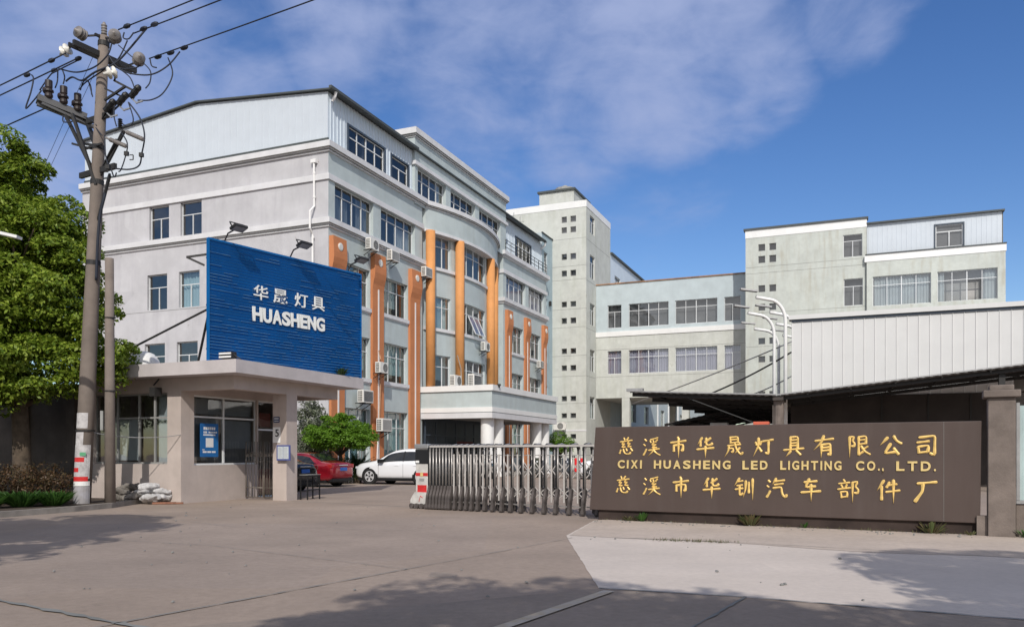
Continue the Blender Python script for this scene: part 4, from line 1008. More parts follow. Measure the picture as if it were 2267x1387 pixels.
# planter strip in front of the guardhouse
kl = [(-16.5, 10.5), (-12.4, 14.6), (-11.15, 17.5), (-10.5, 19.3), (-10.25, 20.6), (-10.4, 22.7)]
mb = MB()
for (x0, y0), (x1, y1) in zip(kl, kl[1:]):
    a = Vector((x0, y0, 0)); b = Vector((x1, y1, 0)); d = (b-a).normalized(); s = Vector((-d.y, d.x, 0))
    mb.q(a, b, b+Vector((0, 0, .13)), a+Vector((0, 0, .13))).q(a+Vector((0, 0, .13)), b+Vector((0, 0, .13)), b+s*.16+Vector((0, 0, .13)), a+s*.16+Vector((0, 0, .13)))
o = mb.build('kerb', M.kerb); o['kind'] = 'structure'
flat('planter_soil', [(x-.14, y+.05) for x, y in kl]+[(-12, 23.5), (-17, 25), (-25, 28), (-30, 14)], .10, M.soil)

# ================================================================ foliage
def leaf_cloud(name, m, parent, blobs, n, size, seed=1, clump=.35, shell=.75, nclump=None, flatz=1., aspect=.5, upbias=.6, zcut=None, bough=False):
    """blobs: (cx, cy, cz, rx, ry, rz); leaves gather in clumps spread through the blobs' volume"""
    g = np.random.default_rng(seed); vol = np.array([b[3]*b[4]*b[5] for b in blobs])**.67; vol = vol/vol.sum()
    nc = nclump or max(12, n//110); bi = g.choice(len(blobs), nc, p=vol); B = np.array(blobs)[bi]
    d = g.normal(size=(nc, 3)); d /= np.linalg.norm(d, axis=1)[:, None]; r = shell+(1-shell)*g.random(nc)**.5; r[g.random(nc) < .25] *= .6
    cc = B[:, :3]+d*r[:, None]*B[:, 3:6]
    ci = g.integers(0, nc, n); cs = clump*(.6+.8*g.random(nc))
    off = g.normal(size=(n, 3))*cs[ci][:, None]*.5; off[:, 2] *= .7*flatz
    od = d[ci]
    if bough:                            # leaves sit on the domed upper side of each bough
        q = g.normal(size=(n, 3)); q /= np.linalg.norm(q, axis=1)[:, None]; q[:, 2] = np.where(g.random(n) < .8, np.abs(q[:, 2]), q[:, 2])
        off = q*(cs[ci]*(.55+.45*g.random(n)**.5))[:, None]; off[:, 2] *= .75; od = q*.7+d[ci]*.3
    p = cc[ci]+off
    if zcut is not None: k_ = p[:, 2] > zcut; p = p[k_]; ci = ci[k_]; od = od[k_]
    n = len(p)
    up = od*.6+np.array([0, 0, upbias])+g.normal(size=(n, 3))*.65; up /= np.linalg.norm(up, axis=1)[:, None]
    t = g.normal(size=(n, 3)); t -= (t*up).sum(1)[:, None]*up; t /= np.linalg.norm(t, axis=1)[:, None]; s = np.cross(up, t)
    L = size*(.6+.8*g.random(n))[:, None]; w = L*aspect
    v = np.stack([p-t*L*.5, p+s*w*.5+up*L*.08, p+t*L*.5, p-s*w*.5+up*L*.08], 1).reshape(-1, 3)
    me = bpy.data.meshes.new(name); me.vertices.add(4*n); me.vertices.foreach_set('co', v.astype(np.float32).ravel())
    me.loops.add(4*n); me.loops.foreach_set('vertex_index', np.arange(4*n, dtype=np.int32))
    me.polygons.add(n); me.polygons.foreach_set('loop_start', np.arange(0, 4*n, 4, dtype=np.int32)); me.polygons.foreach_set('loop_total', np.full(n, 4, dtype=np.int32))
    me.update(); me.validate(); me.materials.append(m)
    o = bpy.data.objects.new(name, me); COL.objects.link(o); o.parent = parent; return o
M.leaf = leafmat('camphor_leaf', (.085, .16, .012), (.22, .335, .03), (.31, .39, .05))
M.leafd = leafmat('dark_leaf', (.02, .045, .012), (.05, .09, .025))
M.leafy = leafmat('bright_trimmed_leaf', (.085, .19, .012), (.18, .33, .03))
M.leafo = leafmat('oleander_leaf', (.06, .09, .045), (.16, .19, .11), (.34, .36, .27))
M.leafh = leafmat('reddish_hedge_leaf', (.045, .04, .02), (.10, .095, .035), (.15, .08, .04))
M.grass = leafmat('grass_blade', (.03, .08, .015), (.07, .16, .03))
M.dry = leafmat('dry_weed_leaf', (.16, .11, .06), (.12, .16, .06))
def trunk_mesh(H, r0, r1, lean=(0, 0), branches=6, seed=1, spread=1.5, bl=2.2, b0=.55):
    rg = random.Random(seed); mb = MB(); pts = [Vector((lean[0]*t+.06*math.sin(3*t+seed), lean[1]*t+.06*math.cos(4*t), H*t)) for t in (0, .15, .35, .55, .75, 1)]
    mb.tube(pts, [r0*1.25, r0, r0*.9, r0*.8, r0*.65, r1], 10)
    for i in range(branches):
        t = b0+(1-b0)*i/max(1, branches-1)*.95; base = Vector((lean[0]*t, lean[1]*t, H*t)); a = 2.4*i+rg.random()
        tip = base+Vector((math.cos(a)*spread, math.sin(a)*spread, bl*(.5+.6*rg.random())))
        mid = base.lerp(tip, .5)+Vector((0, 0, -.12)); mb.tube([base, mid, tip], [r0*.42, r0*.28, r0*.08], 7)
        for k in range(2):
            tt = tip+Vector((rg.uniform(-.7, .7), rg.uniform(-.7, .7), rg.uniform(.2, .8))); mb.tube([mid, (mid+tt)/2+Vector((0, 0, .1)), tt], [r0*.2, r0*.13, r0*.04], 6)
    return mb
def tree(name, loc, label, blobs, n, size, trunk, leaf=None, seed=1, clump=.4, group=None, **kw):
    e = empty(name, loc, 0, label, 'tree', group)
    trunk_mesh(**trunk).build('trunk', M.bark, e, smooth=True)
    leaf_cloud('crown', leaf or M.leaf, e, blobs, n, size, seed, clump, **kw); return e
# big camphor tree at the left
tree('camphor_tree', (-13.6, 22.3, .1), 'big bright green broadleaf tree behind the tall concrete pole at the left',
     [(-.95, 0, 8.5, 1.2, 1.4, 1.9), (-2.2, .3, 7.6, 1.7, 1.6, 2.1), (.3, -.2, 6.6, 1.25, 1.5, 1.3), (.75, -.2, 7.5, .95, 1.2, .75), (-.1, 0, 9.1, .6, .8, .6), (-1.0, -.2, 6.3, 2.1, 1.5, 2.8), (-.6, -.6, 5.2, 1.9, 1.2, 1.6), (1.0, -.3, 6.2, 1.0, 1.1, 1.5), (-2.6, -.2, 7.4, 1.4, 1.2, 2.2), (-1.2, -.6, 3.1, 2.2, 1.2, .65), (-3.6, -.5, 3.1, 1.7, 1.2, .8), (.9, -.6, 3.2, 1.0, .9, .55), (1.2, -.4, 5.3, 1.35, 1.5, 1.3), (-.8, -.8, 5.0, 2.0, 1.6, 1.7), (1.7, -.2, 4.2, 1.1, 1.2, .9), (-2.6, 0, 5.8, 2.0, 1.8, 2.2), (2.3, .1, 3.7, .75, .9, .6), (-3.0, -.3, 3.9, 1.8, 1.5, 1.0), (.3, -.9, 3.6, 1.5, 1.0, .8), (-1.6, -1.2, 3.3, 1.5, 1.2, .8), (-.6, .6, 6.2, 1.6, 1.4, 2.4)],
     280000, .12, dict(H=6.2, r0=.24, r1=.08, branches=9, seed=3, spread=1.2, bl=1.1, b0=.42), seed=12, clump=.46, shell=.72, nclump=700, bough=True)
# street trees behind the camera: their shade lies across the road and the driveway
def street_tree(loc, label, seed, rz, sc=1.):
    e = tree('street_tree', loc, label, [(0, 0, 6.6, 1.9, 1.9, 1.6), (1.5, .3, 5.9, 1.5, 1.5, 1.2), (-1.4, -.3, 6.0, 1.6, 1.5, 1.2), (.2, 1.2, 5.6, 1.5, 1.3, 1.1), (-.2, -1.3, 5.7, 1.5, 1.3, 1.1), (2.4, .2, 5.2, 1.1, 1.1, .8), (-2.5, .3, 5.2, 1.1, 1.1, .8)],
         22000, .17, dict(H=5.2, r0=.2, r1=.07, branches=8, seed=seed, spread=1.6, bl=1.5, b0=.5), seed=seed, clump=.55, shell=.6, nclump=120, bough=True, group='street trees behind the camera', leaf=M.leaf)
    e.rotation_euler = (0, 0, rz); e.scale = (sc, sc, sc); return e
t1 = street_tree((.2, -2.2, 0), 'leafy street tree across the road whose shade falls in front of the name wall', 21, .3)
def more_tree(loc, rz, sc, label):
    t = copy_tree(t1); t.location = loc; t.rotation_euler = (0, 0, rz); t.scale = (sc, sc, sc); t['label'] = label
more_tree((3.5, -2.5, 0), 3.3, .93, 'smaller leafy street tree across the road between the two larger ones')
more_tree((6.9, -1.0, 0), 2.0, 1.12, 'leafy street tree across the road shading the right end of the pale apron')
more_tree((-9.0, 4.6, 0), 1.1, 1.2, 'leafy street tree left of the camera shading the left part of the driveway')
more_tree((-16.2, 11.5, 0), 4.1, 1.15, 'leafy street tree beside the planter strip left of the frame')
# clipped dome trees, oleander, cycad, hedges
def dome(loc, r, z0, z1, label, n, seed):
    e = empty('dome_tree', loc, 0, label, 'tree', 'clipped dome trees in the yard')
    mb = MB().tube([(0, 0, 0), (.03, 0, z0*.5), (0, .02, z0+.2)], [.11, .09, .08], 8)
    for i in range(6):
        a = i*1.05; mb.tube([(0, 0, z0*.75), (math.cos(a)*r*.4, math.sin(a)*r*.4, z0+.15), (math.cos(a)*r*.8, math.sin(a)*r*.8, z0+.45)], [.05, .04, .015], 6)
    mb.build('trunk', M.bark, e, smooth=True)
    h = z1-z0; g = [(0, 0, z0+h*.42, r*.86, r*.86, h*.5)]+[(math.cos(a)*r*.64, math.sin(a)*r*.64, z0+h*.22, r*.42, r*.42, h*.3) for a in np.arange(0, 6.2, .7)]
    leaf_cloud('crown', M.leafy, e, g, n, .095, seed, .24, shell=.84, nclump=330, zcut=z0-.2, bough=True); return e
dome((-8.0, 37.4, 0), 1.6, 1.72, 3.25, 'clipped bright green dome-shaped tree beside the red car', 42000, 5)
dome((3.55, 60, 0), 1.1, 1.6, 3.05, 'small clipped green dome-shaped tree behind the sliding gate by the stair tower', 9000, 6)
e = empty('oleander_bush', (-9.75, 38.9, 0), 0, 'tall grey-green narrow-leaved bush against the factory corner behind the guardhouse column', 'bush')
leaf_cloud('foliage', M.leafo, e, [(0, 0, 2.9, .75, .7, 1.1), (.2, 0, 1.8, .8, .7, .9), (-.5, 0, 2.0, .6, .6, 1.0)], 5200, .26, 8, .3, aspect=.2, nclump=160, shell=.6)
mb = MB()
for i in range(7): a = i*.9; mb.tube([(0, 0, 0), (math.cos(a)*.25, math.sin(a)*.25, 1.4), (math.cos(a)*.5, math.sin(a)*.5, 2.8)], [.04, .03, .01], 6)
mb.build('stem', M.bark, e)
e = empty('cycad', (-7.35, 38.2, 0), 0, 'dark spiky cycad beneath the clipped dome tree', 'palm')
mb = MB().lathe([(.2, 0), (.22, .3), (.15, .55)], (0, 0, 0), (0, 0, 1), 10); mb.build('stem', M.bark, e)
mb = MB(); rg = random.Random(4)
for i in range(46):
    a = rg.random()*6.28; el = rg.uniform(.1, 1.35); Lf = rg.uniform(1.1, 1.6); pr = None
    for k in range(9):
        t = k/8; rad = Lf*t*math.cos(el)+.05; z = .55+Lf*math.sin(el)*t-.45*t*t
        c = Vector((math.cos(a)*rad, math.sin(a)*rad, z)); s = Vector((-math.sin(a), math.cos(a), 0))
        if pr is not None:
            w = .22*math.sin(math.pi*min(.98, t+.08))
            for sg_ in (1, -1):
                for j in range(5):
                    q = pr.lerp(c, j/5); tip = q+s*sg_*w+(c-pr)*.5+Vector((0, 0, .03)); mb.q(q, tip, q+(c-pr)*.2)
        pr = c
mb.build('frond', M.leafd, e)
def hedge(name, loc, rz, box, n, label, m, size=.07, seed=1, cat='hedge'):
    e = empty(name, loc, rz, label, cat); x, y, z = box; bl = []
    for i in range(max(2, int(x/.5))):
        for j in range(max(1, int(y/.5))): bl.append((-x/2+(i+.5)*x/max(2, int(x/.5)), -y/2+(j+.5)*y/max(1, int(y/.5)), z*.55, .36, .36, z*.48))
    leaf_cloud('foliage', m, e, bl, n, size, seed, .2, shell=.75, nclump=max(40, n//40)); 
    mb = MB(); rg = random.Random(seed)
    for i in range(int(x*7)): q = (rg.uniform(-x/2, x/2), rg.uniform(-y/2, y/2)); mb.tube([(q[0], q[1], 0), (q[0]+rg.uniform(-.1, .1), q[1], z*.8)], [.015, .005], 5)
    mb.build('stem', M.bark, e); return e
hedge('hedge', fw(1.85, -1.6), -TH, (1.6, 2.0, 1.1), 9000, 'dark clipped hedge between the red car and the white car', M.leafd, seed=3)
hedge('hedge', (-12.5, 20.5, .1), .35, (2.0, 1.0, .95), 6000, 'low reddish-brown hedge at the left edge under the big tree', M.leafh, seed=4)
hedge('hedge', (-14.6, 19.8, .1), .35, (2.0, 1.0, .9), 4000, 'low reddish hedge at the far left beyond the frame edge', M.leafh, seed=6)
def tuft(name, loc, label, n, h, r, m, seed, cat='weed', group=None, aspect=.22, size=None):
    e = empty(name, loc, 0, label, cat, group); rg = random.Random(seed); mb = MB()
    for i in range(n):
        a = rg.random()*6.28; rr = r*rg.random()**.7; b = Vector((math.cos(a)*rr*.4, math.sin(a)*rr*.4, 0)); hh = h*rg.uniform(.4, 1)
        tip = b+Vector((math.cos(a)*rr, math.sin(a)*rr, hh)); s = Vector((-math.sin(a), math.cos(a), 0))*hh*aspect*.5; md = b.lerp(tip, .55)+Vector((0, 0, hh*.12))
        mb.q(b, md-s, tip, md+s)
    mb.build('leaves', m, e); mb = MB()
    for i in range(4): mb.tube([(0, 0, 0), (rg.uniform(-.4, .4)*r, rg.uniform(-.4, .4)*r, h*.6)], [.006, .002], 5)
    mb.build('stem', m, e); return e
for i, (x, y, h, r) in enumerate([(-11.9, 19.5, .42, .5), (-11.35, 19.9, .4, .45), (-12.4, 19.0, .38, .5), (-11.6, 20.3, .36, .4)]):
    tuft('ground_plant', (x, y, .1), ['low green plant beside the kerb, nearest the tall pole base', 'low green plant directly left of the tall pole', 'low green plant at the far left behind the kerb', 'low green plant behind the others near the pole'][i], 260, h, r, M.grass, 30+i, 'plant', 'low plants behind the kerb', .2)
def on_wall(u, off=-.1): return A2+D2*u+Vector((D2.y, -D2.x, 0))*(-off)
for u, off, h, r, n, m, lb in ((.82, .0, .13, .16, 40, M.dry, 'small dry weed under the left end of the name wall'), (1.08, .03, .22, .12, 26, M.grass, 'fresh green weed under the left part of the name wall'), (3.25, .02, .26, .2, 60, M.dry, 'dry bushy weed under the middle of the name wall'), (4.25, .02, .13, .06, 14, M.grass, 'tiny upright green weed under the right half of the name wall'), (6.35, .05, .24, .22, 40, M.dry, 'straggly weed near the right end of the name wall'), (7.75, .15, .16, .16, 40, M.grass, 'broad green weed at the foot of the gate post'), (6.95, .1, .1, .1, 18, M.dry, 'dry tuft beside the gate post footing')):
    tuft('weed', on_wall(u, -off), lb, n, h, r, m, int(u*50), 'weed', 'weeds along the name wall', .3)
mb = MB(); rg = random.Random(9)
for i in range(240):
    t = rg.random(); p = Vector((2.35+1.0*t, 12.9-.38*t, .012))+Vector((rg.gauss(0, .12), rg.gauss(0, .05), 0)); a = rg.random()*6.28; h = rg.uniform(.01, .06); q = Vector((math.cos(a)*.05, math.sin(a)*.05, h)); s = Vector((-math.sin(a), math.cos(a), 0))*.006
    mb.q(p-s, p+s, p+q)
for i in range(300):
    u = rg.uniform(.1, 6.9); p = on_wall(u, -rg.uniform(-.1, .12))+Vector((0, 0, .012)); a = rg.random()*6.28; h = rg.uniform(.01, .07); q = Vector((math.cos(a)*.04, math.sin(a)*.04, h)); s = Vector((-math.sin(a), math.cos(a), 0))*.006
    mb.q(p-s, p+s, p+q)
tag(mb.build('crack_grass', M.dry), 'sparse dry grass growing in the cracks before the name wall', 'grass', kind='stuff')
mb = MB()
for i in range(170):
    x, y = rg.uniform(-8, 7), rg.uniform(7.5, 22); s = rg.uniform(.008, .025)
    if rg.random() < .4: q = on_wall(rg.uniform(0, 7), -rg.uniform(.05, .6)); x, y = q.x, q.y
    mb.lathe([(s, 0), (s*.9, s*.5), (s*.2, s*.8)], (x, y, .01), (rg.uniform(-.3, .3), rg.uniform(-.3, .3), 1), 5)
tag(mb.build('loose_grit', M.groove), 'scattered grit and leaf scraps on the concrete', 'grit', kind='stuff')
plant = tuft('roof_weed', fw(8.95, -11.9, 3.87), 'dark little plant growing on the guardhouse roof edge under the billboard', 50, .28, .2, M.leafd, 77, 'weed')
# ================================================================ poles and wires
def wp(px, py, Y): return Vector(((px-1133.5)/1780*Y, Y, 1.4+(1003-py)/1780*Y))
def wz(px, py, z): return wp(px, py, (z-1.4)*1780/(1003-py))
up = empty('utility_pole', (-11.21, 20.95, 0), 0, 'tall weathered concrete power pole carrying switchgear, insulators and cable loops', 'utility pole')
PB = Vector((-11.21, 20.95, 0)); PT = Vector((-10.63, 20.95, 12.25))
def pp_(z): return PB.lerp(PT, z/12.25)-PB                      # a point on the pole's axis
def L_(v): return Vector(v)-PB                                    # world -> pole-local
MB().tube([pp_(z) for z in (0, 3, 6, 9, 12.25)], [.215, .20, .175, .15, .125], 20).build('shaft', M.pole, up, smooth=True)
for z in (12.05, 9.35, 8.45, 6.35): MB().tube([pp_(z-.06), pp_(z+.06)], .20-.0065*z+.02, 16).build('steel_band', M.steel, up)
ga = Vector((.5, .87, 0)).normalized(); gw = Vector((.87, -.5, 0)).normalized()      # across the line, along the line
def arm(z, c, a, b, dirn, w=.11): return MB().bar(pp_(z)+Vector((0, 0, c))+dirn*a, pp_(z)+Vector((0, 0, c))+dirn*b, w*.6, w)
mb = arm(11.75, 0, -.8, .95, ga, .14); v = pp_(11.75)-gw*.2; mb.bar(v-ga*.8, v+ga*.95, .06, .1)
mb.build('crossarm', M.steel, up)
arm(10.15, 0, -.55, .55, gw, .14).build('crossarm', M.steel, up); arm(8.75, 0, -.75, .75, gw, .14).build('crossarm', M.steel, up)
def disc(parent, p, ax, m, n=3, r=.13, sp=.085):
    p = Vector(p); ax = Vector(ax).normalized(); prof = [(.03, -.05)]
    for k in range(n): z = k*sp; prof += [(.045, z), (r, z+.012), (r*.97, z+.035), (.05, z+.06)]
    prof += [(.03, n*sp+.04)]
    return MB().lathe(prof, p, ax, 16).build('insulator', m, parent, smooth=True)
disc(up, L_(wp(186, 80, 20.7)), (-.3, -.9, .1), M.porcg, 3, .15)
disc(up, L_(wp(256, 86, 20.6)), (.3, -.9, .1), M.porcg, 3, .15)
disc(up, L_(wp(306, 136, 20.6)), (.5, -.8, .1), M.porcg, 3, .15)
disc(up, L_(wp(151, 108, 20.9)), (-.85, .3, -.35), M.porc, 2, .15, .13)
disc(up, L_(wp(255, 160, 20.5)), (-.6, -.5, -.35), M.porc, 2, .15, .13)
disc(up, pp_(12.3), (0, 0, 1), M.porcg, 4, .075, .07)
mb = MB()
for a_, b_ in (((186, 80, 20.7), (222, 78, 20.9)), ((256, 86, 20.6), (232, 84, 20.9))): mb.bar(L_(wp(*a_)), L_(wp(*b_)), .04)
for a_, b_ in (((306, 136, 20.6), (282, 146, 21.4)), ((153, 106, 20.9), (170, 94, 20.3)), ((256, 160, 20.5), (254, 178, 20.6))): MB().bar(L_(wp(*a_)), L_(wp(*b_)), .035).build('insulator_link', M.steel, up)
mb.build('insulator_link', M.steel, up)
MB().bar(pp_(12.2)-ga*.25, pp_(12.2)+ga*.3, .06).build('pole_top_bracket', M.steel, up)
# vacuum switch on its bracket
SWd = Vector((.72, -.40, 0)).normalized()
s0 = L_(wp(82, 218, 20.9)); s1 = L_(wp(190, 262, 21.6)); sd = (s1-s0).normalized()
sw = MB().bar(s0, s1, .32, .16).bar(s0+Vector((0, 0, -.14)), s1+sd*.35+Vector((0, 0, -.14)), .10, .08).bar(s0+sd*.1+Vector((.1, -.15, -.14)), s1+sd*.35+Vector((0, 0, -.14)), .06, .06).build('switch_body', M.galv, up); sw.data.materials[0] = mat('grey_switch_paint', (.12, .12, .125), .5)
for k, (px, py) in enumerate(((108, 205), (141, 218), (172, 234))):
    q = L_(wp(px, py, 20.95+.2*k)); prof = [(.07, 0), (.10, .04), (.10, .1), (.075, .14), (.12, .17), (.12, .21), (.075, .25), (.09, .28), (.09, .46), (.02, .48)]
    MB().lathe(prof, q+Vector((0, 0, -.15)), (0, 0, 1), 12).lathe([(.07, 0), (.09, .04), (.09, .12), (.04, .15)], q+Vector((0, 0, .05)), (-.9, .2, .15), 12).build('bushing', mat('brown_porcelain', (.035, .026, .026), .4) if k == 0 else bpy.data.materials['brown_porcelain'], up)
mb = MB().bar(L_(wp(145, 255, 21.2)), pp_(8.6)+Vector((.0, -.1, 0)), .07).bar(L_(wp(160, 252, 20.9)), pp_(8.35)+Vector((.05, -.14, 0)), .07).bar(pp_(10.15)-gw*.9+Vector((0, 0, -.5)), pp_(9.4), .06).bar(L_(wp(190, 262, 21.6)), pp_(9.2), .09)
mb.build('bracket', M.steel, up)
# fuse cutouts
for px, py in ((243, 234), (271, 219), (299, 203)):
    q = L_(wp(px, py, 20.55)); a = Vector((.55, -.25, .42)).normalized()
    MB().lathe([(.05, -.2), (.085, -.18), (.075, -.1), (.085, -.02), (.075, .06), (.085, .14), (.05, .2)], q, a, 12).build('fuse_cutout', M.black, up)
    MB().bar(q+Vector((.03, -.02, -.3)), q+Vector((.24, -.1, -.28)), .035).bar(q-a*.2, q+Vector((.05, 0, -.3)), .03).build('fuse_tube', M.galv, up)
mb = MB()
for px, py in ((243, 230), (271, 214), (299, 200)): mb.bar(pp_(10.0)+Vector((0, 0, 0)), L_(wp(px, py, 20.55)), .035)
mb.bar(L_(wp(252, 178, 20.6)), L_(wp(300, 203, 20.6)), .045).bar(L_(wp(232, 196, 20.7)), L_(wp(274, 216, 20.6)), .04).bar(L_(wp(232, 222, 20.7)), L_(wp(278, 191, 20.5)), .05)
mb.build('fuse_bracket', M.steel, up)
# arrester rods
for (a, b), Y in ((((281, 293), (318, 309)), 20.5), (((244, 309), (280, 324)), 20.6)):
    p = L_(wp(*a, Y)); q = L_(wp(*b, Y-.3)); d = (q-p); ln = d.length; prof = [(.025, -.2)]
    for k in range(9): z = ln*k/9; prof += [(.03, z), (.058, z+.02), (.058, z+.03), (.03, z+.05)]
    MB().lathe(prof, p, d.normalized(), 10).build('arrester', M.porcg, up)
MB().lathe([(.02, 0)]+[x for k in range(5) for x in ((.03, .05*k), (.065, .05*k+.015), (.03, .05*k+.045))], L_(wp(266, 284, 20.5)), (0, 0, 1), 10).build('arrester', M.black, up)
mb = MB().bar(pp_(8.75)+gw*.3, L_(wp(276, 290, 20.5)), .05).bar(pp_(8.6), L_(wp(258, 308, 20.5)), .035).bar(pp_(8.45), L_(wp(272, 290, 20.5)), .045).bar(L_(wp(160, 318, 21.1)), L_(wp(205, 330, 20.9)), .05).bar(L_(wp(186, 330, 21)), L_(wp(226, 318, 20.7)), .05)
mb.build('arrester_bracket', M.steel, up)
def cable(pts, r=.012, sub=6):            # smooth loop through (px, py, Y) points, in pole space
    P = [L_(wp(*p)) for p in pts]; out = []
    for i in range(len(P)-1):
        p0 = P[max(i-1, 0)]; p1 = P[i]; p2 = P[i+1]; p3 = P[min(i+2, len(P)-1)]
        for k in range(sub):
            t = k/sub; out.append(.5*((2*p1)+(p2-p0)*t+(2*p0-5*p1+4*p2-p3)*t*t+(3*p1-p0-3*p2+p3)*t**3))
    out.append(P[-1]); return out, r
M.cable = mat('black_cable', (.02, .025, .04), .6)
loops = [([(70, 166, 21.3), (74, 175, 21.2), (68, 205, 21.1), (57, 240, 21.1), (75, 222, 21.0), (92, 200, 21)], .016),
 ([(128, 156, 21.2), (127, 180, 21.2), (122, 195, 21.2)], .014), ([(137, 152, 21.1), (143, 170, 21.1), (140, 186, 21.1)], .014),
 ([(130, 152, 21), (170, 160, 20.8), (210, 148, 20.6), (238, 122, 20.5), (247, 98, 20.5)], .016),
 ([(146, 180, 21), (160, 171, 20.9), (182, 178, 20.7), (210, 160, 20.6), (255, 140, 20.5), (285, 110, 20.5), (312, 78, 20.5), (322, 66, 20.6)], .02),
 ([(176, 198, 21), (190, 182, 20.8), (230, 155, 20.6), (262, 130, 20.5), (282, 90, 20.5)], .015),
 ([(262, 152, 20.5), (290, 163, 20.5), (335, 165, 20.5), (372, 145, 20.6), (398, 115, 20.9)], .016),
 ([(372, 128, 20.7), (382, 165, 20.6), (362, 205, 20.5), (335, 221, 20.5), (305, 222, 20.5)], .014),
 ([(318, 140, 20.5), (333, 158, 20.5), (332, 182, 20.5), (322, 196, 20.5)], .013),
 ([(268, 155, 20.5), (288, 172, 20.5), (298, 196, 20.5)], .013),
 ([(254, 234, 20.5), (252, 255, 20.5), (258, 280, 20.5)], .013), ([(284, 226, 20.5), (295, 262, 20.5), (290, 276, 20.5), (280, 279, 20.5), (266, 270, 20.5)], .013),
 ([(286, 228, 20.5), (310, 262, 20.4), (320, 300, 20.3), (314, 340, 20.4), (308, 366, 20.5), (285, 375, 20.5), (248, 372, 20.6)], .016),
 ([(270, 295, 20.5), (282, 318, 20.4), (278, 345, 20.4), (268, 375, 20.5), (262, 380, 20.5)], .014),
 ([(232, 300, 20.7), (234, 345, 20.6), (243, 372, 20.6)], .014), ([(246, 374, 20.6), (253, 392, 20.6), (258, 382, 20.6)], .014),
 ([(190, 176, 20.8), (200, 188, 20.8), (203, 210, 20.8)], .013), ([(186, 258, 21), (205, 268, 20.9), (214, 278, 20.8)], .012), ([(140, 255, 21), (141, 270, 21), (165, 268, 21)], .014), ([(275, 72, 20.5), (273, 84, 20.5), (285, 86, 20.5), (296, 72, 20.5)], .014), ([(332, 130, 20.6), (336, 146, 20.6), (347, 150, 20.6)], .014)]
mb = MB()
for pts, r in loops+[([(88, 200, 21), (110, 168, 20.95), (124, 158, 20.9), (180, 130, 20.8)], .014), ([(205, 268, 21), (214, 285, 20.8), (226, 300, 20.7)], .013), ([(240, 122, 20.5), (262, 150, 20.5), (300, 150, 20.5), (318, 138, 20.6)], .014), ([(262, 100, 20.5), (285, 120, 20.5), (300, 132, 20.5)], .012), ([(178, 200, 20.9), (184, 182, 20.8), (194, 178, 20.8), (200, 195, 20.8), (205, 214, 20.7)], .013)]: q, rr = cable(pts, r*1.2); MB().tube(q, rr, 6).build('jumper_cable', M.cable, up, smooth=True)
q, rr = cable([(243, 385, 20.6), (238, 402, 20.7), (230, 440, 20.7), (221, 480, 20.75), (216, 540, 20.75), (213, 620, 20.8)], .035); MB().tube(q, .035, 8).build('riser_cable', M.cable, up, smooth=True)
mb = MB()
for px, py in ((280, 340), (313, 343), (239, 370)): p = L_(wp(px, py, 20.4)); mb.box(p.x-.05, p.x+.05, p.y-.04, p.y+.04, p.z-.05, p.z+.05)
for x in (283, 239): 
    p = L_(wp(x+4 if x > 250 else x-8, 343 if x > 250 else 370, 20.4))
    for a, b in (((0, 0), (.09, 0)), ((.09, 0), (.09, -.12)), ((.09, -.12), (0, -.12))): mb.bar(p+Vector((a[0], 0, a[1])), p+Vector((b[0], 0, b[1])), .02)
mb.bar(pp_(8.0)+Vector((.1, -.1, -.55)), L_(wp(243, 388, 20.6)), .06)
mb.build('cable_clamp', M.steel, up)
# stickers and bands near its foot (wrapped round the shaft)
def band(z0, z1, a0, a1, m, name):
    mb = MB(); n = 10; r = .2185-.0035*z0/1
    for i in range(n):
        t0 = a0+(a1-a0)*i/n; t1 = a0+(a1-a0)*(i+1)/n
        def P(t, z): c = pp_(z); return (c.x+math.sin(t)*r, c.y-math.cos(t)*r, z)
        mb.q(P(t0, z0), P(t1, z0), P(t1, z1), P(t0, z1))
    return mb.build(name, m, up)
M.sticker = mat('torn_paper_sticker', (.62, .60, .60), .8, alt=(.35, .33, .33), vscale=7, spots=.8, spotcol=(.12, .12, .14), spotscale=9)
M.redtape = mat('red_reflective_band', (.62, .03, .03), .5, var=.1, vscale=6, spots=.5, spotcol=(.6, .5, .5), spotscale=6)
for z0, z1, a0, a1, m in ((2.05, 2.45, -1.0, .7, M.sticker), (1.62, 1.95, -.9, .3, M.sticker), (.75, 1.62, -1.3, 1.2, M.sticker), (1.18, 1.30, -1.35, .5, M.redtape), (.92, 1.03, -1.3, -.1, M.redtape), (.68, .80, -1.2, 1.0, M.redtape), (.56, .68, -1.3, 1.3, M.white), (.03, .55, -1.4, 1.4, mat('worn_white_wash', (.42, .41, .45), .9, alt=(.3, .28, .27), vscale=5))):
    o = band(z0, z1, a0, a1, m, 'sticker_band'); 
    if m is M.redtape: o.scale = (1.012, 1.012, 1); 
mb = MB(); c = pp_(1.38); r = .222
for k in range(4): mb.box(c.x+.0+k*.04, c.x+.035+k*.04, c.y-r-.004, c.y-r+.0, 1.34, 1.43)
mb.build('green_sticker', mat('green_sticker', (.12, .38, .20), .7), up)
mb = MB().lathe([(.235, 1.97), (.235, 2.01)], (0.09, 0, 0), (0, 0, 1), 18); mb.build('wire_band', M.steel, up)
p2 = empty('short_pole', (-10.42, 20.85, 0), 0, 'short bare concrete pole with no wires, standing beside the tall power pole', 'pole')
MB().tube([(0, 0, 0), (-.01, 0, 3), (-.02, 0, 6.45)], [.135, .12, .105], 16).build('shaft', M.pole, p2, smooth=True)
MB().box(-.2, -.13, -.12, -.04, 2.0, 2.5).build('meter_box', M.acg, p2)
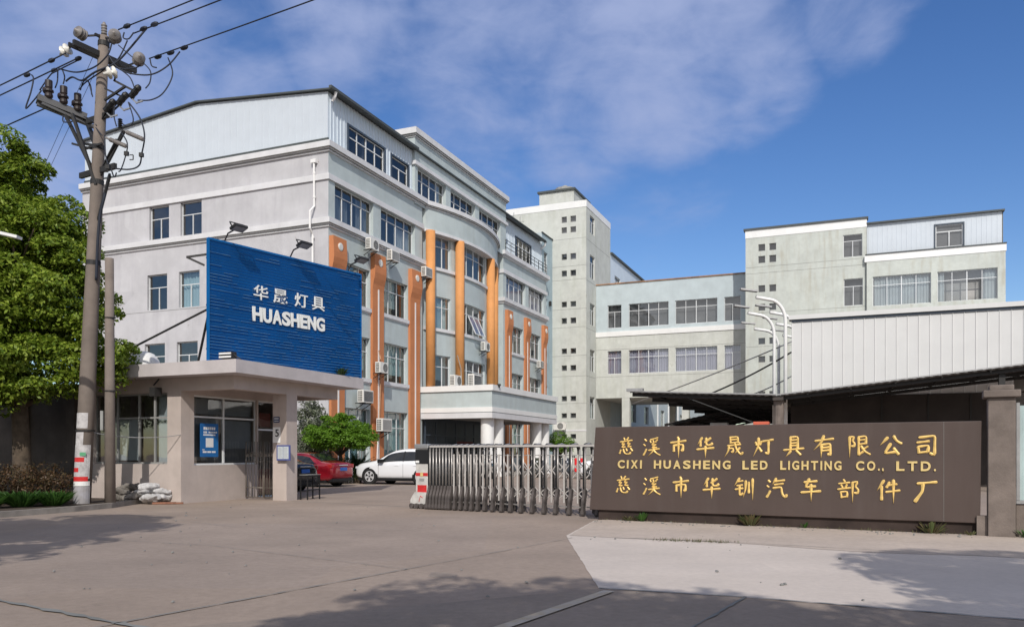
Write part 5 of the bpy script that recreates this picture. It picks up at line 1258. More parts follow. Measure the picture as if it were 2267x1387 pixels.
mb = MB().lathe([(.137, 3.0), (.137, 3.03)], (0, 0, 0)).lathe([(.133, 4.9), (.133, 4.92)], (0, 0, 0)); mb.build('wire_tie', M.steel, p2)
# power lines
def line(name, pts, r, label, ends=()):
    mb = MB(); mb.tube(pts, r, 6)
    for p, d in ends: d = Vector(d).normalized(); mb.tube([Vector(p)-d*.12, Vector(p)-d*.06, Vector(p)+d*.06, Vector(p)+d*.12], [.03, .055, .055, .03], 8)
    return tag(mb.build(name, M.cable, smooth=True), label, 'wire', 'power lines on the tall pole')
def sag(a, b, s, n=14): return [a.lerp(b, i/n)+Vector((0, 0, -s*4*(i/n)*(1-i/n))) for i in range(n+1)]
a = wz(262, 66, 12.1); b = a+gw*24+Vector((0, 0, .1)); line('power_line', sag(a, b, .12), .016, 'upper power line running from the pole top to the right', [(wz(281, 58, 12.1), gw)])
a = wz(296, 74, 12.0); b = a+gw*24; line('power_line', sag(a, b, .12), .016, 'second power line running right, just below the pole top', [(wz(342, 54, 12.05), gw), (wz(318, 64, 12.0), gw)])
a = wz(330, 130, 11.9); b = a+gw*24; line('power_line', sag(a, b, .12), .016, 'lowest of the three power lines running to the right', [(wz(408, 106, 11.9), gw), (wz(350, 126, 11.9), gw), (wz(378, 117, 11.9), gw)])
a = wz(145, 118, 11.6); b = a-gw*30+Vector((0, 0, -.2)); line('power_line', sag(a, b, .3), .018, 'upper power line leaving to the left past the white insulator', [(wz(114, 134, 11.6), gw), (wz(60, 166, 11.6), gw)])
a = wz(178, 126, 11.6); b = a-gw*30+Vector((0, 0, -.2)); line('power_line', sag(a, b, .3), .018, 'lower power line leaving to the left above the switch', [(wz(173, 130, 11.6), gw), (wz(120, 156, 11.6), gw)])
a = wz(100, 240, 10.9); b = a-gw*30+Vector((0, 0, -.2)); line('power_line', sag(a, b, .3), .018, 'third line leaving to the left below the switch, behind the tree')
for i, (x0, y0) in enumerate(((205, 128), (210, 160))):
    tag(MB().tube([wp(x0, y0, 21.1), wp(90-i*0+12*i, 385+5*i, 24)], .006, 5).build('stay_wire', M.cable), ['thin stay wire slanting down left from the pole top', 'second thin stay wire slanting down left below the first'][i], 'wire', 'thin stay wires')
tag(MB().tube(sag(PB+pp_(1.98), fw(6.57, -16.22, 1.92), .12), .012, 5).build('tie_wire', M.galv), 'thin wire strung from the tall pole to the guardhouse corner', 'wire')
# street lamp arm reaching in at the left edge
sl_ = empty('street_lamp', (-16.5, 17.0, 0), 0, 'grey street lamp arm reaching in from the left edge before the tree', 'street lamp')
tip = wp(43, 526, 17.2)-Vector((-16.5, 17, 0)); MB().tube([(0, 0, 0), (0, 0, 5.6)], [.09, .06], 10).build('pole', M.galv, sl_)
MB().tube([(0, 0, 5.4), (1.5, .05, 6.2), tip-Vector((.9, 0, -.2))], .035, 8).build('arm', M.galv, sl_)
mb = MB().bar(tip-Vector((.95, 0, -.22)), tip, .2, .06); mb.build('lamp_head', M.white, sl_)

# white street lamps by the warehouse
lamp0 = None
def yard_lamp(X, Y, H, label, da=0.):
    global lamp0
    if lamp0 is None:
        lamp0 = empty('yard_lamp', (0, 0, 0), 0, label, 'street lamp', 'white curved street lamps by the warehouse'); pts = [(0, 0, 0), (0, 0, 5.9)]
        for k in range(1, 9): a = k/8*1.45; pts.append((-.62+.62*math.cos(a), 0, 5.9+.78*math.sin(a)))
        pts.append((-1.05, 0, 6.76)); MB().tube(pts, [.075]+[.06]*(len(pts)-1), 10).build('pole', M.white, lamp0, smooth=True)
        MB().bar((-.9, 0, 6.76), (-1.05, 0, 6.8), .08).box(-1.62, -1.0, -.1, .1, -.03, .03, Matrix.Translation((0, 0, 6.9)) @ Matrix.Rotation(.12, 4, 'Y') @ Matrix.Translation((0, 0, -.05))).build('lamp_head', M.galv, lamp0)
        MB().lathe([(.09, 0), (.09, .5)], (0, 0, 0)).build('base', M.white, lamp0); e = lamp0
    else: e = copy_tree(lamp0)
    e.location = (X, Y, 0); e.rotation_euler = (0, 0, da); s = H/6.85; e.scale = (s, s, s); e['label'] = label
for px, py, Y, lb, da in ((1739, 652, 33.3, 'tallest white street lamp, its curved arm above the other lamps', 0.), (1714, 688, 36.0, 'white street lamp at the left of the cluster, nearest the linking wing', .05), (1724, 722, 38.5, 'lower white street lamp between the two taller ones', -.1), (1763, 686, 38.0, 'street lamp whose pole is hidden behind the warehouse edge, upper head', 0), (1772, 712, 41.5, 'street lamp whose pole is hidden behind the warehouse edge, middle head', 0), (1782, 738, 46, 'street lamp whose pole is hidden behind the warehouse edge, lowest head', 0)):
    yard_lamp((px-1133.5)/1780*Y, Y, 1.4+(1003-py)/1780*Y, lb, da)
for (a, b), r, m, lb in ((((1400, 893, 50), (1752, 756, 36.6)), .03, M.galv, 'grey cable slanting up to the warehouse edge, upper of three'), (((1570, 872, 40), (1752, 779, 36.6)), .04, M.steel, 'thick dark cable slanting up to the warehouse edge'), (((1640, 880, 40), (1752, 832, 36.6)), .03, M.galv, 'grey cable slanting up to the warehouse edge, lowest of three')):
    tag(MB().tube(sag(wp(*a), wp(*b), .1), r, 6).build('yard_cable', m, smooth=True), lb, 'cable', 'cables by the warehouse')

# ================================================================ gates
ga_ = Vector((-2.3, 20.65, 0)); gb_ = Vector((1.65, 18.2, 0)); GD = (gb_-ga_).normalized()
rg_ = empty('sliding_gate', ga_, math.atan2(GD.y, GD.x), 'long folding metal sliding gate with a boxy drive head, drawn across the entrance', 'gate')
fr = [.40, .50, .60, .70, .80, .90, 1.0, 1.075, 1.243, 1.414, 1.583, 1.744, 1.921, 2.124, 2.351, 2.605, 2.852, 3.14, 3.44, 3.757, 4.059, 4.409, 4.752, 5.1, 5.45, 5.8]
def gate_frame():
    mb = MB()
    for y in (-.2, .2):
        mb.tube([(0, y, .5), (0, y, 1.52)], .024, 8)
    mb.tube([(0, -.2, 1.5), (0, -.17, 1.585), (0, 0, 1.615), (0, .17, 1.585), (0, .2, 1.5)], .026, 8)
    return mb
def gate_trim():
    mb = MB(); f_ = lambda u, z, d: Vector((d, u, z))
    for s in (-1, 1):
        mb.prism([(s*.17, .55), (s*.235, .55), (s*.235, 1.48), (s*.17, 1.48)], f_, -.042, -.018)
    mb.prism([(-.24, 1.46), (-.24, 1.52), (-.2, 1.59), (-.1, 1.635), (.1, 1.635), (.2, 1.59), (.24, 1.52), (.24, 1.46), (.18, 1.46), (.15, 1.54), (-.15, 1.54), (-.18, 1.46)], f_, -.05, -.0)
    return mb
def gate_foot():
    mb = MB(); f_ = lambda u, z, d: Vector((d, u, z))
    for s in (-1, 1):
        mb.prism([(s*.15, .6), (s*.25, .6), (s*.27, .5), (s*.33, .35), (s*.35, .22), (s*.36, .08), (s*.24, .08), (s*.24, .2), (s*.2, .34), (s*.16, .45)], f_, -.032, .032)
        mb.lathe([(.055, -.03), (.06, 0), (.055, .03)], (0, s*.31, .06), (1, 0, 0), 10)
        mb.box(-.045, .045, s*.3-.06, s*.3+.06, .03, .12)
    return mb
F0 = None
for i, s in enumerate(fr):
    if F0 is None:
        o = gate_frame().build('gate_frame', M.gate, rg_, (s, 0, 0), smooth=True); t = gate_trim().build('edge_trim', M.black, o); b = gate_foot().build('foot', M.gatebase, o); F0 = o
    else: c = copy_tree(F0, rg_); c.location = (s, 0, 0)
for i, (a, b) in enumerate(zip(fr, fr[1:])):
    w = .012
    for y in (-.21, .21): MB().bar((a, y, 1.575), (b, y, 1.575), .035, .045).build('top_rail', M.gatep, rg_)
    if i < 7: continue
    for y in (-.185, .185):
        for z0, z1 in ((.74, 1.2), (.30, .62)):
            zl_ = z0+.2*(z1-z0)
            MB().bar((a+.01, y, zl_), (b-.01, y+.012, z1), w, .02).bar((a+.01, y-.004, z1), (b-.01, y+.008, zl_), w, .02).build('scissor_link', M.gatep, rg_)
    if b-a > .12: MB().bar((a, -.2, 1.36), (b, -.2, 1.36), .018).build('cross_rail', M.gate, rg_)
    MB().bar((a, -.22, .21), (b, -.25, .19), .03).build('lower_rail', M.gate, rg_)
for i, (a, b) in enumerate(zip(fr, fr[1:])):
    if b-a > .12:
        mb = MB().tube([(a+(b-a)*.5, -.225, .28), (a+(b-a)*.5, -.225, 1.38)], .022, 8); mb.build('upright', M.gatep, rg_)
# drive head
f_ = lambda u, z, d: Vector((u, d, z))
hb = MB().prism([(-.06, .42), (.33, .42), (.33, 1.52), (-.06, 1.52)], f_, -.2, .2); bevel(hb.build('drive_head', mat('grubby_white_panel', (.60, .58, .55), .5, var=.12, vscale=5, spots=.5, spotcol=(.35, .3, .27), spotscale=5), rg_), .015)
MB().prism([(-.06, .42), (.33, .42), (.36, .3), (.36, .12), (-.2, .12), (-.2, .22), (-.13, .34)], f_, -.24, .24).build('flared_base', bpy.data.materials['grubby_white_panel'], rg_)
MB().box(-.065, .34, -.21, .21, 1.14, 1.50).build('display_window', M.black, rg_)
bevel(MB().box(-.09, .36, -.23, .23, 1.52, 1.64).build('head_cap', M.galv, rg_), .02)
MB().box(-.05, .06, -.216, -.211, 1.16, 1.22).build('sticker', M.white, rg_)
MB().box(-.055, .325, -.206, -.2, .83, .91).build('red_stripe', M.redtape, rg_); MB().box(.09, .18, -.209, -.206, .82, .92).build('round_badge', M.goldflat, rg_)
MB().box(0, .29, -.206, -.2, .42, .60).build('red_panel', M.redtape, rg_); MB().box(.06, .21, -.206, -.2, .70, .77).build('name_plate', M.acg, rg_)
MB().bar((.08, -.243, .18), (.13, -.243, .33), .03, .004).bar((.13, -.243, .33), (.2, -.243, .28), .03, .004).build('red_scrawl', M.redtape, rg_)
mb = MB()
for x in (-.16, .0, .16, .3):
    for y in (-.24, .24): mb.lathe([(.065, -.03), (.07, 0), (.065, .03)], (x, y, .07), (0, 1, 0), 10)
mb.box(-.2, .36, -.23, .23, .05, .13); mb.build('wheels', M.gatebase, rg_)

pg = bempty('pedestrian_gate', 6.6, -13.62, 0, 'narrow two-leaf barred steel gate between the guardhouse wall and the porch column', 'gate')
for x0, x1 in ((.02, .68), (.72, 1.33)):
    mb = MB(); z0, z1 = .06, 1.76
    mb.tube([(x0, 0, z0), (x0, 0, z1), (x1, 0, z1), (x1, 0, z0), (x0, 0, z0)], .022, 8)
    for k in range(1, 6): x = x0+(x1-x0)*k/6; mb.tube([(x, 0, z0), (x, 0, z1)], .012, 6)
    for z in (.35, 1.15, 1.42): mb.tube([(x0, 0, z), (x1, 0, z)], .014, 6)
    o = mb.build('gate_leaf', mat('brown_grey_steel', (.26, .23, .20), .4, metal=.4, var=.1) if x0 < .1 else bpy.data.materials['brown_grey_steel'], pg, smooth=True)
    m2 = MB()
    for k in range(5): x = x0+(x1-x0)*(k+.5)/5.; m2.box(x-.035, x+.035, -.012, .012, 1.3, 1.38)
    m2.build('scroll_ornament', bpy.data.materials['brown_grey_steel'], o)

# ================================================================ signs and boards on the guardhouse
def text_child(body, size, m, par, loc, rot, xw): return text_obj(body, size, .002, .004, 'lettering', m, par, loc, rot, xw=xw)
ns = bempty('number_plate', 7.96, -14.003, 1.72, 'white plate with a black number 5 on the porch column', 'number plate')
MB().box(0, .27, -.012, 0, 0, .46).build('plate', M.white, ns)
text_child('5', .3, M.black, ns, (.09, -.014, .18), (R(90), 0, 0), (.13, .22))
ad = bempty('address_plate', 7.98, -14.003, 2.32, 'small dark blue address plate on the porch column above the number 5', 'address plate')
MB().box(0, .22, -.01, 0, 0, .17).build('plate', mat('dark_blue_enamel', (.03, .05, .13), .4), ad)
mb = MB()
for k in range(5): mb.box(.03+k*.034, .053+k*.034, -.013, -.01, .1, .135)
for k in range(4): mb.box(.04+k*.04, .065+k*.04, -.013, -.01, .035, .06)
mb.build('lettering', M.white, ad)
nb = bempty('notice_board', 8.17, -14.09, 1.19, 'blue-framed notice board with two white sheets hung on the porch column', 'notice board')
bevel(MB().box(0, .48, -.02, .03, 0, .46).build('board_frame', mat('dull_blue_frame', (.09, .11, .30), .5), nb), .008)
for x0, x1 in ((.045, .235), (.25, .44)):
    sh_ = MB().box(x0, x1, -.024, -.021, .05, .415).build('notice_sheet', M.curtainw, nb); mb = MB()
    for k in range(9): mb.box(x0+.02, x1-.03-.01*(k % 3), -.026, -.0245, .09+k*.034, .1+k*.034)
    mb.build('printed_lines', mat('grey_print', (.42, .42, .47), .9) if x0 < .1 and 'grey_print' not in bpy.data.materials else bpy.data.materials['grey_print'], sh_)
po = bempty('blue_poster', 6.585, -15.5, 1.3, 'blue poster with a blank white square fixed in the guardhouse window', 'poster')
MB().box(-.01, .0, 0, .72, 0, .97).build('sheet', mat('poster_blue', (.015, .11, .34), .4, alt=(.02, .17, .44), vscale=1.5), po)
MB().box(.0, .003, .22, .52, .28, .55).build('white_square', M.white, po)
mb = MB()
for k in range(6): mb.box(0, .003, .13+k*.08, .195+k*.08, .79, .87)
for k in range(3): mb.box(0, .003, .13+k*.05, .165+k*.05, .69, .745)
for k in range(5): mb.box(0, .003, .33+k*.07, .385+k*.07, .695, .74)
mb.box(0, .003, .12, .6, .62, .66)
for a in (.1, .28, .46): mb.box(0, .003, a, a+.15, .12, .17)
mb.box(0, .003, .08, .17, .2, .22); mb.build('lettering', M.white, po)
# sand bags against the guardhouse
rgb = random.Random(8)
def bagmesh(seed):
    r_ = random.Random(seed); mb = MB(); n = 14; m = 9
    for i in range(m+1):
        t = i/m; x = -.3+.6*t; w = .19*(math.sin(math.pi*(.08+.84*t))**.5); 
        for k in range(n):
            a = 2*math.pi*k/n; mb.v.append((x+r_.uniform(-.012, .012), math.cos(a)*w*(1+r_.uniform(-.09, .09)), .1+math.sin(a)*w*.55*(1+r_.uniform(-.12, .12))))
    for i in range(m):
        for k in range(n): k2 = (k+1) % n; mb.f.append((i*n+k, i*n+k2, (i+1)*n+k2, (i+1)*n+k))
    mb.f.append(tuple(range(n))[::-1]); mb.f.append(tuple(range(m*n, m*n+n))); return mb
bl = [(-10.95, 22.2, .1, .2, M.bagd, 'dark dirty sack at the left end of the heap, on the ground'), (-10.85, 22.25, .24, -.5, M.bagd, 'dark dirty sack lying on the left end of the heap'), (-10.45, 22.2, .1, .9, M.bagd, 'dirty sack in the middle of the heap on the ground'), (-10.28, 22.4, .25, -.6, M.bag, 'pale sack lying second from the ground mid-heap'), (-10.1, 22.35, .38, .5, M.bag, 'pale crumpled sack on top of the heap'), (-9.75, 22.65, .1, 1.2, M.bag, 'white sack at the right end of the heap on the ground'), (-9.9, 22.5, .24, .2, M.bag, 'white sack at the right end lying on another'), (-10.6, 22.35, .36, -.2, M.bagd, 'dark sack on top at the left of the heap'), (-9.95, 22.1, .08, -.4, M.bag, 'slumped white sack at the front foot of the heap')]
for i, (x, y, z, rz, m, lb) in enumerate(bl):
    o = bagmesh(40+i).build('sack', m, None, (x, y, z), True, (rgb.uniform(-.3, .3), rgb.uniform(-.3, .3), rz)); tag(o, lb, 'sack', 'sacks piled against the guardhouse')
    sm = o.modifiers.new('sub', 'SUBSURF'); sm.levels = sm.render_levels = 2
    tx = bpy.data.textures.get('crumple') or bpy.data.textures.new('crumple', 'CLOUDS'); tx.noise_scale = .16
    dm = o.modifiers.new('crumple', 'DISPLACE'); dm.texture = tx; dm.strength = .16; dm.texture_coords = 'GLOBAL'
tag(MB().box(-.35, .25, -.05, .05, 0, .05).box(-.1, .45, -.12, -.04, 0, .045).box(-.3, -.05, .06, .16, .0, .05).build('broken_bricks', mat('broken_brick', (.30, .14, .09), .9, var=.2, vscale=6), None, (-9.55, 22.2, 0.01), rot=(0, 0, .3)), 'few broken bricks at the foot of the guardhouse corner', 'bricks')
# black metal frame stand in the yard entrance
st = bempty('metal_stand', 8.52, -13.42, 0, 'low black metal frame stand just inside the entrance beside the porch column', 'stand')
mb = MB()
for x in (0, .25):
    for y in (0, .6): mb.bar((x, y, 0), (x, y, .74), .032)
mb.bar((0, 0, .72), (0, .6, .72), .035).bar((.25, 0, .72), (.25, .6, .72), .035).bar((0, 0, .72), (.25, 0, .72), .035).bar((0, .6, .72), (.25, .6, .72), .035).bar((.25, 0, .3), (.25, .6, .3), .03)
mb.build('frame', M.black, st); MB().box(-.03, .28, -.03, .63, .747, .76).build('top_plate', M.acg, st)
# ================================================================ air-conditioner units
AC0 = {}
def ac_unit(x, y, z, label, kind='fan', rz=0., s=1., bracket=True):
    key = (kind, bracket)
    if key not in AC0:
        e = bempty('air_conditioner', x, y, z, label, 'air conditioner', 'outdoor air-conditioner units'); W, D, Hh = .84, .32, .58
        bevel(MB().box(0, D, -W/2, W/2, 0, Hh).build('casing', M.acw, e), .015)
        if kind == 'fan':
            MB().lathe([(.235, 0), (.235, .006), (.22, .008)], (D, .1, Hh*.5), (1, 0, 0), 24).build('fan_grille', M.acg, e)
            mb = MB()
            for r in (.06, .11, .16, .21): mb.tube([(D+.012, .1+r*math.cos(a), Hh*.5+r*math.sin(a)) for a in np.arange(0, 6.4, .35)], .006, 4)
            mb.build('grille_rings', M.acd, e)
        else:
            mb = MB()
            for k in range(11): mb.box(D, D+.008, -W/2+.06, W/2-.06, .06+k*.043, .085+k*.043)
            mb.build('front_grille', M.acg if kind == 'box' else M.acd, e)
        mb = MB()
        for i in range(6):
            for j in range(3): mb.box(.05+j*.075, .105+j*.075, -W/2-.004, -W/2+.0, .06+i*.08, .115+i*.08)
        mb.build('side_louvre', M.acd, e)
        MB().box(.04, .2, W/2, W/2+.05, .12, .45).build('valve_cover', M.acw, e)
        if bracket:
            mb = MB()
            for yy in (-.28, .28): mb.bar((-.2, yy, -.02), (D+.03, yy, -.02), .035); mb.bar((-.2, yy, -.3), (D-.05, yy, -.03), .03)
            mb.build('bracket', M.steel, e)
        AC0[key] = e
    else:
        e = copy_tree(AC0[key]); e.location = fw(x, y, z)
    e.rotation_euler = (0, 0, -TH+rz); e.scale = (s, s, s); e['label'] = label; return e
ac_unit(.30, 3.30, 12.22, 'air conditioner hung under the top ledge beside the first window of the left wing')
ac_unit(.30, 5.45, 12.10, 'air conditioner hung under the top ledge, second from the street corner', 'box')
ac_unit(.30, 9.35, 12.0, 'air conditioner hung at the left edge of the bowed bay beside the first orange column', 'box')
ac_unit(.36, 4.15, 5.75, 'air conditioner on the second orange pilaster beside the blue billboard')
ac_unit(.30, 2.6, 4.05, 'air conditioner with dark grille between the guardhouse roof and the second pilaster', 'dark', 0, 1.15)
ac_unit(.36, 4.35, 2.6, 'large white air conditioner low on the second pilaster above the clipped tree', 'box', 0, 1.2)
ac_unit(1.0, 16.35, 8.35, 'air conditioner under the third-floor window of the bowed bay')
ac_unit(.30, 28.9, 8.45, 'air conditioner high between the right-wing pilasters', 'box')
ac_unit(2.0, 8.95+.85, 5.43, 'left of the two air conditioners standing on the entrance canopy', 'fan', 0, 1.1, False)
ac_unit(2.75, 9.9+.9, 5.43, 'right of the two air conditioners standing on the entrance canopy, the taller one', 'dark', 0, 1.3, False)
ac_unit(.6, YT-.42, 3.45, 'air conditioner on the stair tower just past the canopy', 'fan', -R(90), 1.2)
tag(MB().tube([fw(.45, 4.15, 6.5), fw(.3, 4.3, 6.75), fw(.3, 4.2, 7.0)], .03, 6).tube([fw(.3, 4.4, 5.7), fw(.22, 4.4, 3.3)], .03, 6).build('cooling_pipe', mat('taped_pipe', (.5, .3, .18), .8)), 'taped cooling pipe looping over the air conditioner on the second pilaster', 'pipe')
tag(MB().tube([fw(.3, 4.15, 2.6), fw(.2, 4.2, 1.2), fw(.2, 4.2, .2)], .04, 6).build('cooling_pipe', M.pvc), 'pale cooling pipe dropping from the lowest air conditioner of the left wing', 'pipe')
tag(MB().tube([fw(1.1, 12.2, 7.6), fw(1.2, 12.5, 6.8), fw(1.2, 12.6, 5.5)], .03, 6).build('cooling_pipe', mat('grey_taped_pipe', (.4, .38, .34), .8)), 'grey pipe running from the bowed bay down to the canopy roof', 'pipe')

# ================================================================ cars and scooters
def car_paint(name, col, metal=0., rough=.25):
    m = mat(name, col, rough, metal, var=0, spec=.5); b = m.node_tree.nodes['Principled BSDF']; b.inputs['Coat Weight'].default_value = .8; b.inputs['Coat Roughness'].default_value = .05; return m
M.cglass = mat('car_glass', (.012, .014, .016), .06, var=0, spec=.7)
M.chrome = mat('alloy_rim', (.70, .70, .71), .35, metal=.3, var=0)
M.lampred = mat('tail_lamp_red', (.35, .02, .02), .2, var=0); M.lampw = mat('head_lamp_clear', (.6, .62, .65), .15, var=0)
M.plate = mat('blue_number_plate', (.02, .12, .45), .4, var=0)
# stations: x, zbottom, zbelt, half width at belt, ztop, half width at top
SUV = [(-2.22, .42, .66, .55, .74, .46), (-2.16, .30, .72, .74, .84, .62), (-2.0, .23, .80, .84, .94, .70), (-1.7, .20, .88, .89, 1.0, .75), (-1.3, .20, .93, .91, 1.05, .77), (-.98, .20, .96, .915, 1.10, .78), (-.55, .20, .98, .92, 1.38, .70), (-.2, .20, 1.0, .92, 1.53, .65), (.2, .20, 1.01, .92, 1.60, .64), (.7, .20, 1.02, .92, 1.62, .64), (1.2, .20, 1.04, .92, 1.60, .63), (1.6, .21, 1.06, .91, 1.53, .62), (1.9, .25, 1.07, .89, 1.36, .64), (2.1, .30, 1.05, .86, 1.13, .70), (2.2, .36, .95, .80, 1.02, .66), (2.25, .46, .80, .68, .90, .55)]
SED = [(-2.32, .40, .56, .55, .62, .46), (-2.25, .28, .62, .74, .72, .62), (-2.05, .20, .70, .84, .82, .70), (-1.7, .18, .78, .88, .90, .75), (-1.2, .18, .84, .90, .97, .77), (-.95, .18, .86, .905, 1.02, .78), (-.5, .18, .88, .91, 1.26, .68), (-.1, .18, .89, .91, 1.40, .61), (.3, .18, .90, .91, 1.45, .59), (.7, .18, .91, .91, 1.44, .59), (1.05, .18, .93, .90, 1.37, .60), (1.4, .19, .95, .89, 1.22, .66), (1.75, .2, .97, .88, 1.06, .74), (2.05, .22, .96, .86, 1.045, .74), (2.22, .26, .90, .82, 1.02, .70), (2.30, .34, .80, .74, .95, .62), (2.33, .44, .66, .64, .74, .52)]
def ring(st):
    x, zb, zl, w, zt, wt = st
    h = [(w*.80, zb), (w*.97, zb+.10), (w*1.0, zb+(zl-zb)*.45), (w*1.0, zl-.10), (w*.97, zl), (wt+(w*.97-wt)*.08, zt-.06*(1 if zt-zl > .2 else .5)), (wt*.86, zt-.005), (wt*.4, zt+.015)]
    return [Vector((x, -a, z)) for a, z in h]+[Vector((x, a, z)) for a, z in reversed(h)]
def car(loc, rz, label, paint, ST, wb, wr, cab, rear_glass, front_glass, group=None, rear='sedan'):
    e = bempty('car', loc[0], loc[1], 0, label, 'car', group, rz); RS = [ring(s) for s in ST]; mb = MB()
    n = len(RS[0])
    for r in RS: mb.v += [tuple(p) for p in r]
    for i in range(len(RS)-1):
        for k in range(n-1): mb.f.append((i*n+k, (i+1)*n+k, (i+1)*n+k+1, i*n+k+1))
        mb.f.append((i*n+n-1, (i+1)*n+n-1, (i+1)*n, i*n))
    mb.f.append(tuple(range(n))); mb.f.append(tuple(range((len(RS)-1)*n, len(RS)*n))[::-1])
    o = mb.build('body', paint, e, smooth=True); m = o.modifiers.new('sub', 'SUBSURF'); m.levels = 2; m.render_levels = 2
    def at(x, k, t, off):            # point on the shell at x, between ring vertices k and k+1
        for i in range(len(ST)-1):
            if ST[i][0] <= x <= ST[i+1][0]+1e-6:
                u = (x-ST[i][0])/(ST[i+1][0]-ST[i][0]); a = RS[i][k].lerp(RS[i+1][k], u); b = RS[i][k+1].lerp(RS[i+1][k+1], u)
                p = a.lerp(b, t); q = (RS[i+1][k]-RS[i][k]).cross(b-a).normalized()
                if q.z < 0 and abs(q.y) < .5: q = -q
                return p+q*off
        return RS[-1][k]
    for sgn in (1, -1):
        mb = MB(); xs = np.linspace(cab[0], cab[1], 17); pr = None
        def sidept(x, t, off=.012):
            p = at(x, 4, t, 0); p = Vector((p.x, p.y-off, p.z)); return p if sgn > 0 else Vector((p.x, -p.y, p.z))
        x0, x1 = cab; 
        def prof(x):   # window's lower and upper edge
            lo_ = .10; hi = .86*min(1, max(.0, (x-x0)/.45))*min(1, max(0, (x1-x)/.42))
            return lo_, max(lo_+.005, hi)
        for x in xs:
            a, b = prof(x); q = (sidept(x, a, .016), sidept(x, (a+b)/2, .018), sidept(x, b, .010))
            if pr: mb.q(pr[0], q[0], q[1], pr[1]).q(pr[1], q[1], q[2], pr[2])
            pr = q
        w = mb.build('side_window', M.cglass, e)
        m2 = MB()
        for xp in ((x0+x1)/2-.02,): m2.q(sidept(xp-.035, .08, .02), sidept(xp+.035, .08, .02), sidept(xp+.035, .9, .017), sidept(xp-.035, .9, .017))
        m2.build('door_pillar', M.black, w)
        MB().lathe([(wr*1.14, 0), (wr*1.14, .02)], (-wb/2, -sgn*(.905), wr), (0, 1, 0), 28).lathe([(wr*1.14, 0), (wr*1.14, .02)], (wb/2, -sgn*(.905), wr), (0, 1, 0), 28).build('wheel_arch', M.black, e)
        MB().box(x0+.15, x0+.38, -sgn*.99-.09, -sgn*.99+.09, ST[6][2]+.02, ST[6][2]+.16).build('mirror', paint if rear == 'sedan' else M.black, e)
        for xh in (x0+.95, x0+1.9): MB().box(xh, xh+.2, -sgn*.925-.012, -sgn*.925+.012, ST[6][2]-.13, ST[6][2]-.10).build('door_handle', paint, e)
        m2 = MB()
        for xd in ((x0+x1)/2-.02, x0+.1): m2.box(xd, xd+.008, -sgn*.921-.003, -sgn*.921+.003, .32, ST[6][2]-.03)
        m2.build('door_gap', M.black, e)
        MB().box(-wb/2+wr*1.1, wb/2-wr*1.1, -sgn*.91-.02, -sgn*.91+.02, .19, .30).build('side_skirt', M.black, e)
        for xw in (-wb/2, wb/2):
            y = -sgn*.83
            t = MB()._lathe([(wr*.62, -.1), (wr*.95, -.1), (wr, -.06), (wr, .06), (wr*.95, .1), (wr*.64, .102)], Vector((xw, y, wr)), Vector((0, -sgn, 0)), 26).build('wheel', M.rubber, e, smooth=False)
            r_ = MB()._lathe([(wr*.66, .09), (wr*.66, .106), (wr*.58, .106), (wr*.57, .07)], Vector((xw, y, wr)), Vector((0, -sgn, 0)), 26)
            for k in range(10):
                a = k*2*math.pi/10+(.16 if k % 2 else -.16); c, s = math.cos(a), math.sin(a); r_.bar((xw+c*.04, y-sgn*.1, wr+s*.04), (xw+c*wr*.6, y-sgn*.1, wr+s*wr*.6), .05, .02, (0, 1, 0))
            r_.build('rim', M.chrome, t)
            MB()._lathe([(wr*.57, .06), (.01, .06)], Vector((xw, y, wr)), Vector((0, -sgn, 0)), 20).build('brake_shadow', M.black, t)
    for nm, (xa, xb) in (('rear_window', rear_glass), ('windscreen', front_glass)):
        mb = MB(); pr = None
        for x in np.linspace(xa, xb, 8):
            L = []
            for k, t in ((5, .45), (6, .0), (6, .6), (7, .5), (8, .4), (9, 0), (9, .55)):
                p = at(x, k, t, 0); L.append(p+Vector((-.008 if nm == 'windscreen' else .008, 0, .018)))
            if pr:
                for i in range(len(L)-1): mb.q(pr[i], L[i], L[i+1], pr[i+1])
            pr = L
        mb.build(nm, M.cglass, e, smooth=True)
    xr = ST[-1][0]; zl = ST[-3][2]
    for s in (-1, 1):
        bevel(MB().box(xr-.32, xr-.035, s*.70-.12, s*.70+.12, zl-.12, zl+.06).build('tail_lamp', M.lampred, e), .03)
        bevel(MB().box(ST[0][0]+.06, ST[0][0]+.42, s*.66-.13, s*.66+.13, ST[1][2]-.02, ST[1][2]+.09).build('headlight', M.lampw, e), .03)
    MB().box(xr-.02, xr+.015, -.24, .24, zl-.22, zl-.08).build('number_plate', M.plate, e)
    MB().box(xr-.015, xr+.006, -.30, .30, zl+.0, zl+.03).build('trim_strip', M.chrome, e)
    MB().box(ST[0][0]-.01, ST[0][0]+.03, -.4, .4, .42, .62).build('grille', M.black, e)
    MB().box(xr-.25, xr-.0, -.72, .72, .24, .36).build('rear_valance', M.black, e)
    MB().box(-2.0, 2.0, -.78, .78, .16, .3).build('underbody', M.black, e)
    return e
car((5.05, -1.2), 0, 'white hatchback suv parked side-on with its nose to the clipped tree', car_paint('white_car_paint', (.82, .83, .85)), SUV, 2.62, .365, (-.95, 1.85), (1.62, 2.06), (-.96, -.3), None, 'suv')
car((1.95, -4.95), 0, 'dark red saloon parked nose-in with its boot towards the driveway', car_paint('dark_red_car_paint', (.28, .008, .018), .2), SED, 2.70, .335, (-.92, 1.6), (1.0, 1.72), (-.94, -.2))
car((3.05, -9.0), 0, 'black saloon with a blue plate half hidden behind the porch column', car_paint('black_car_paint', (.012, .014, .016), .2), SED, 2.70, .335, (-.92, 1.6), (1.0, 1.72), (-.94, -.2))
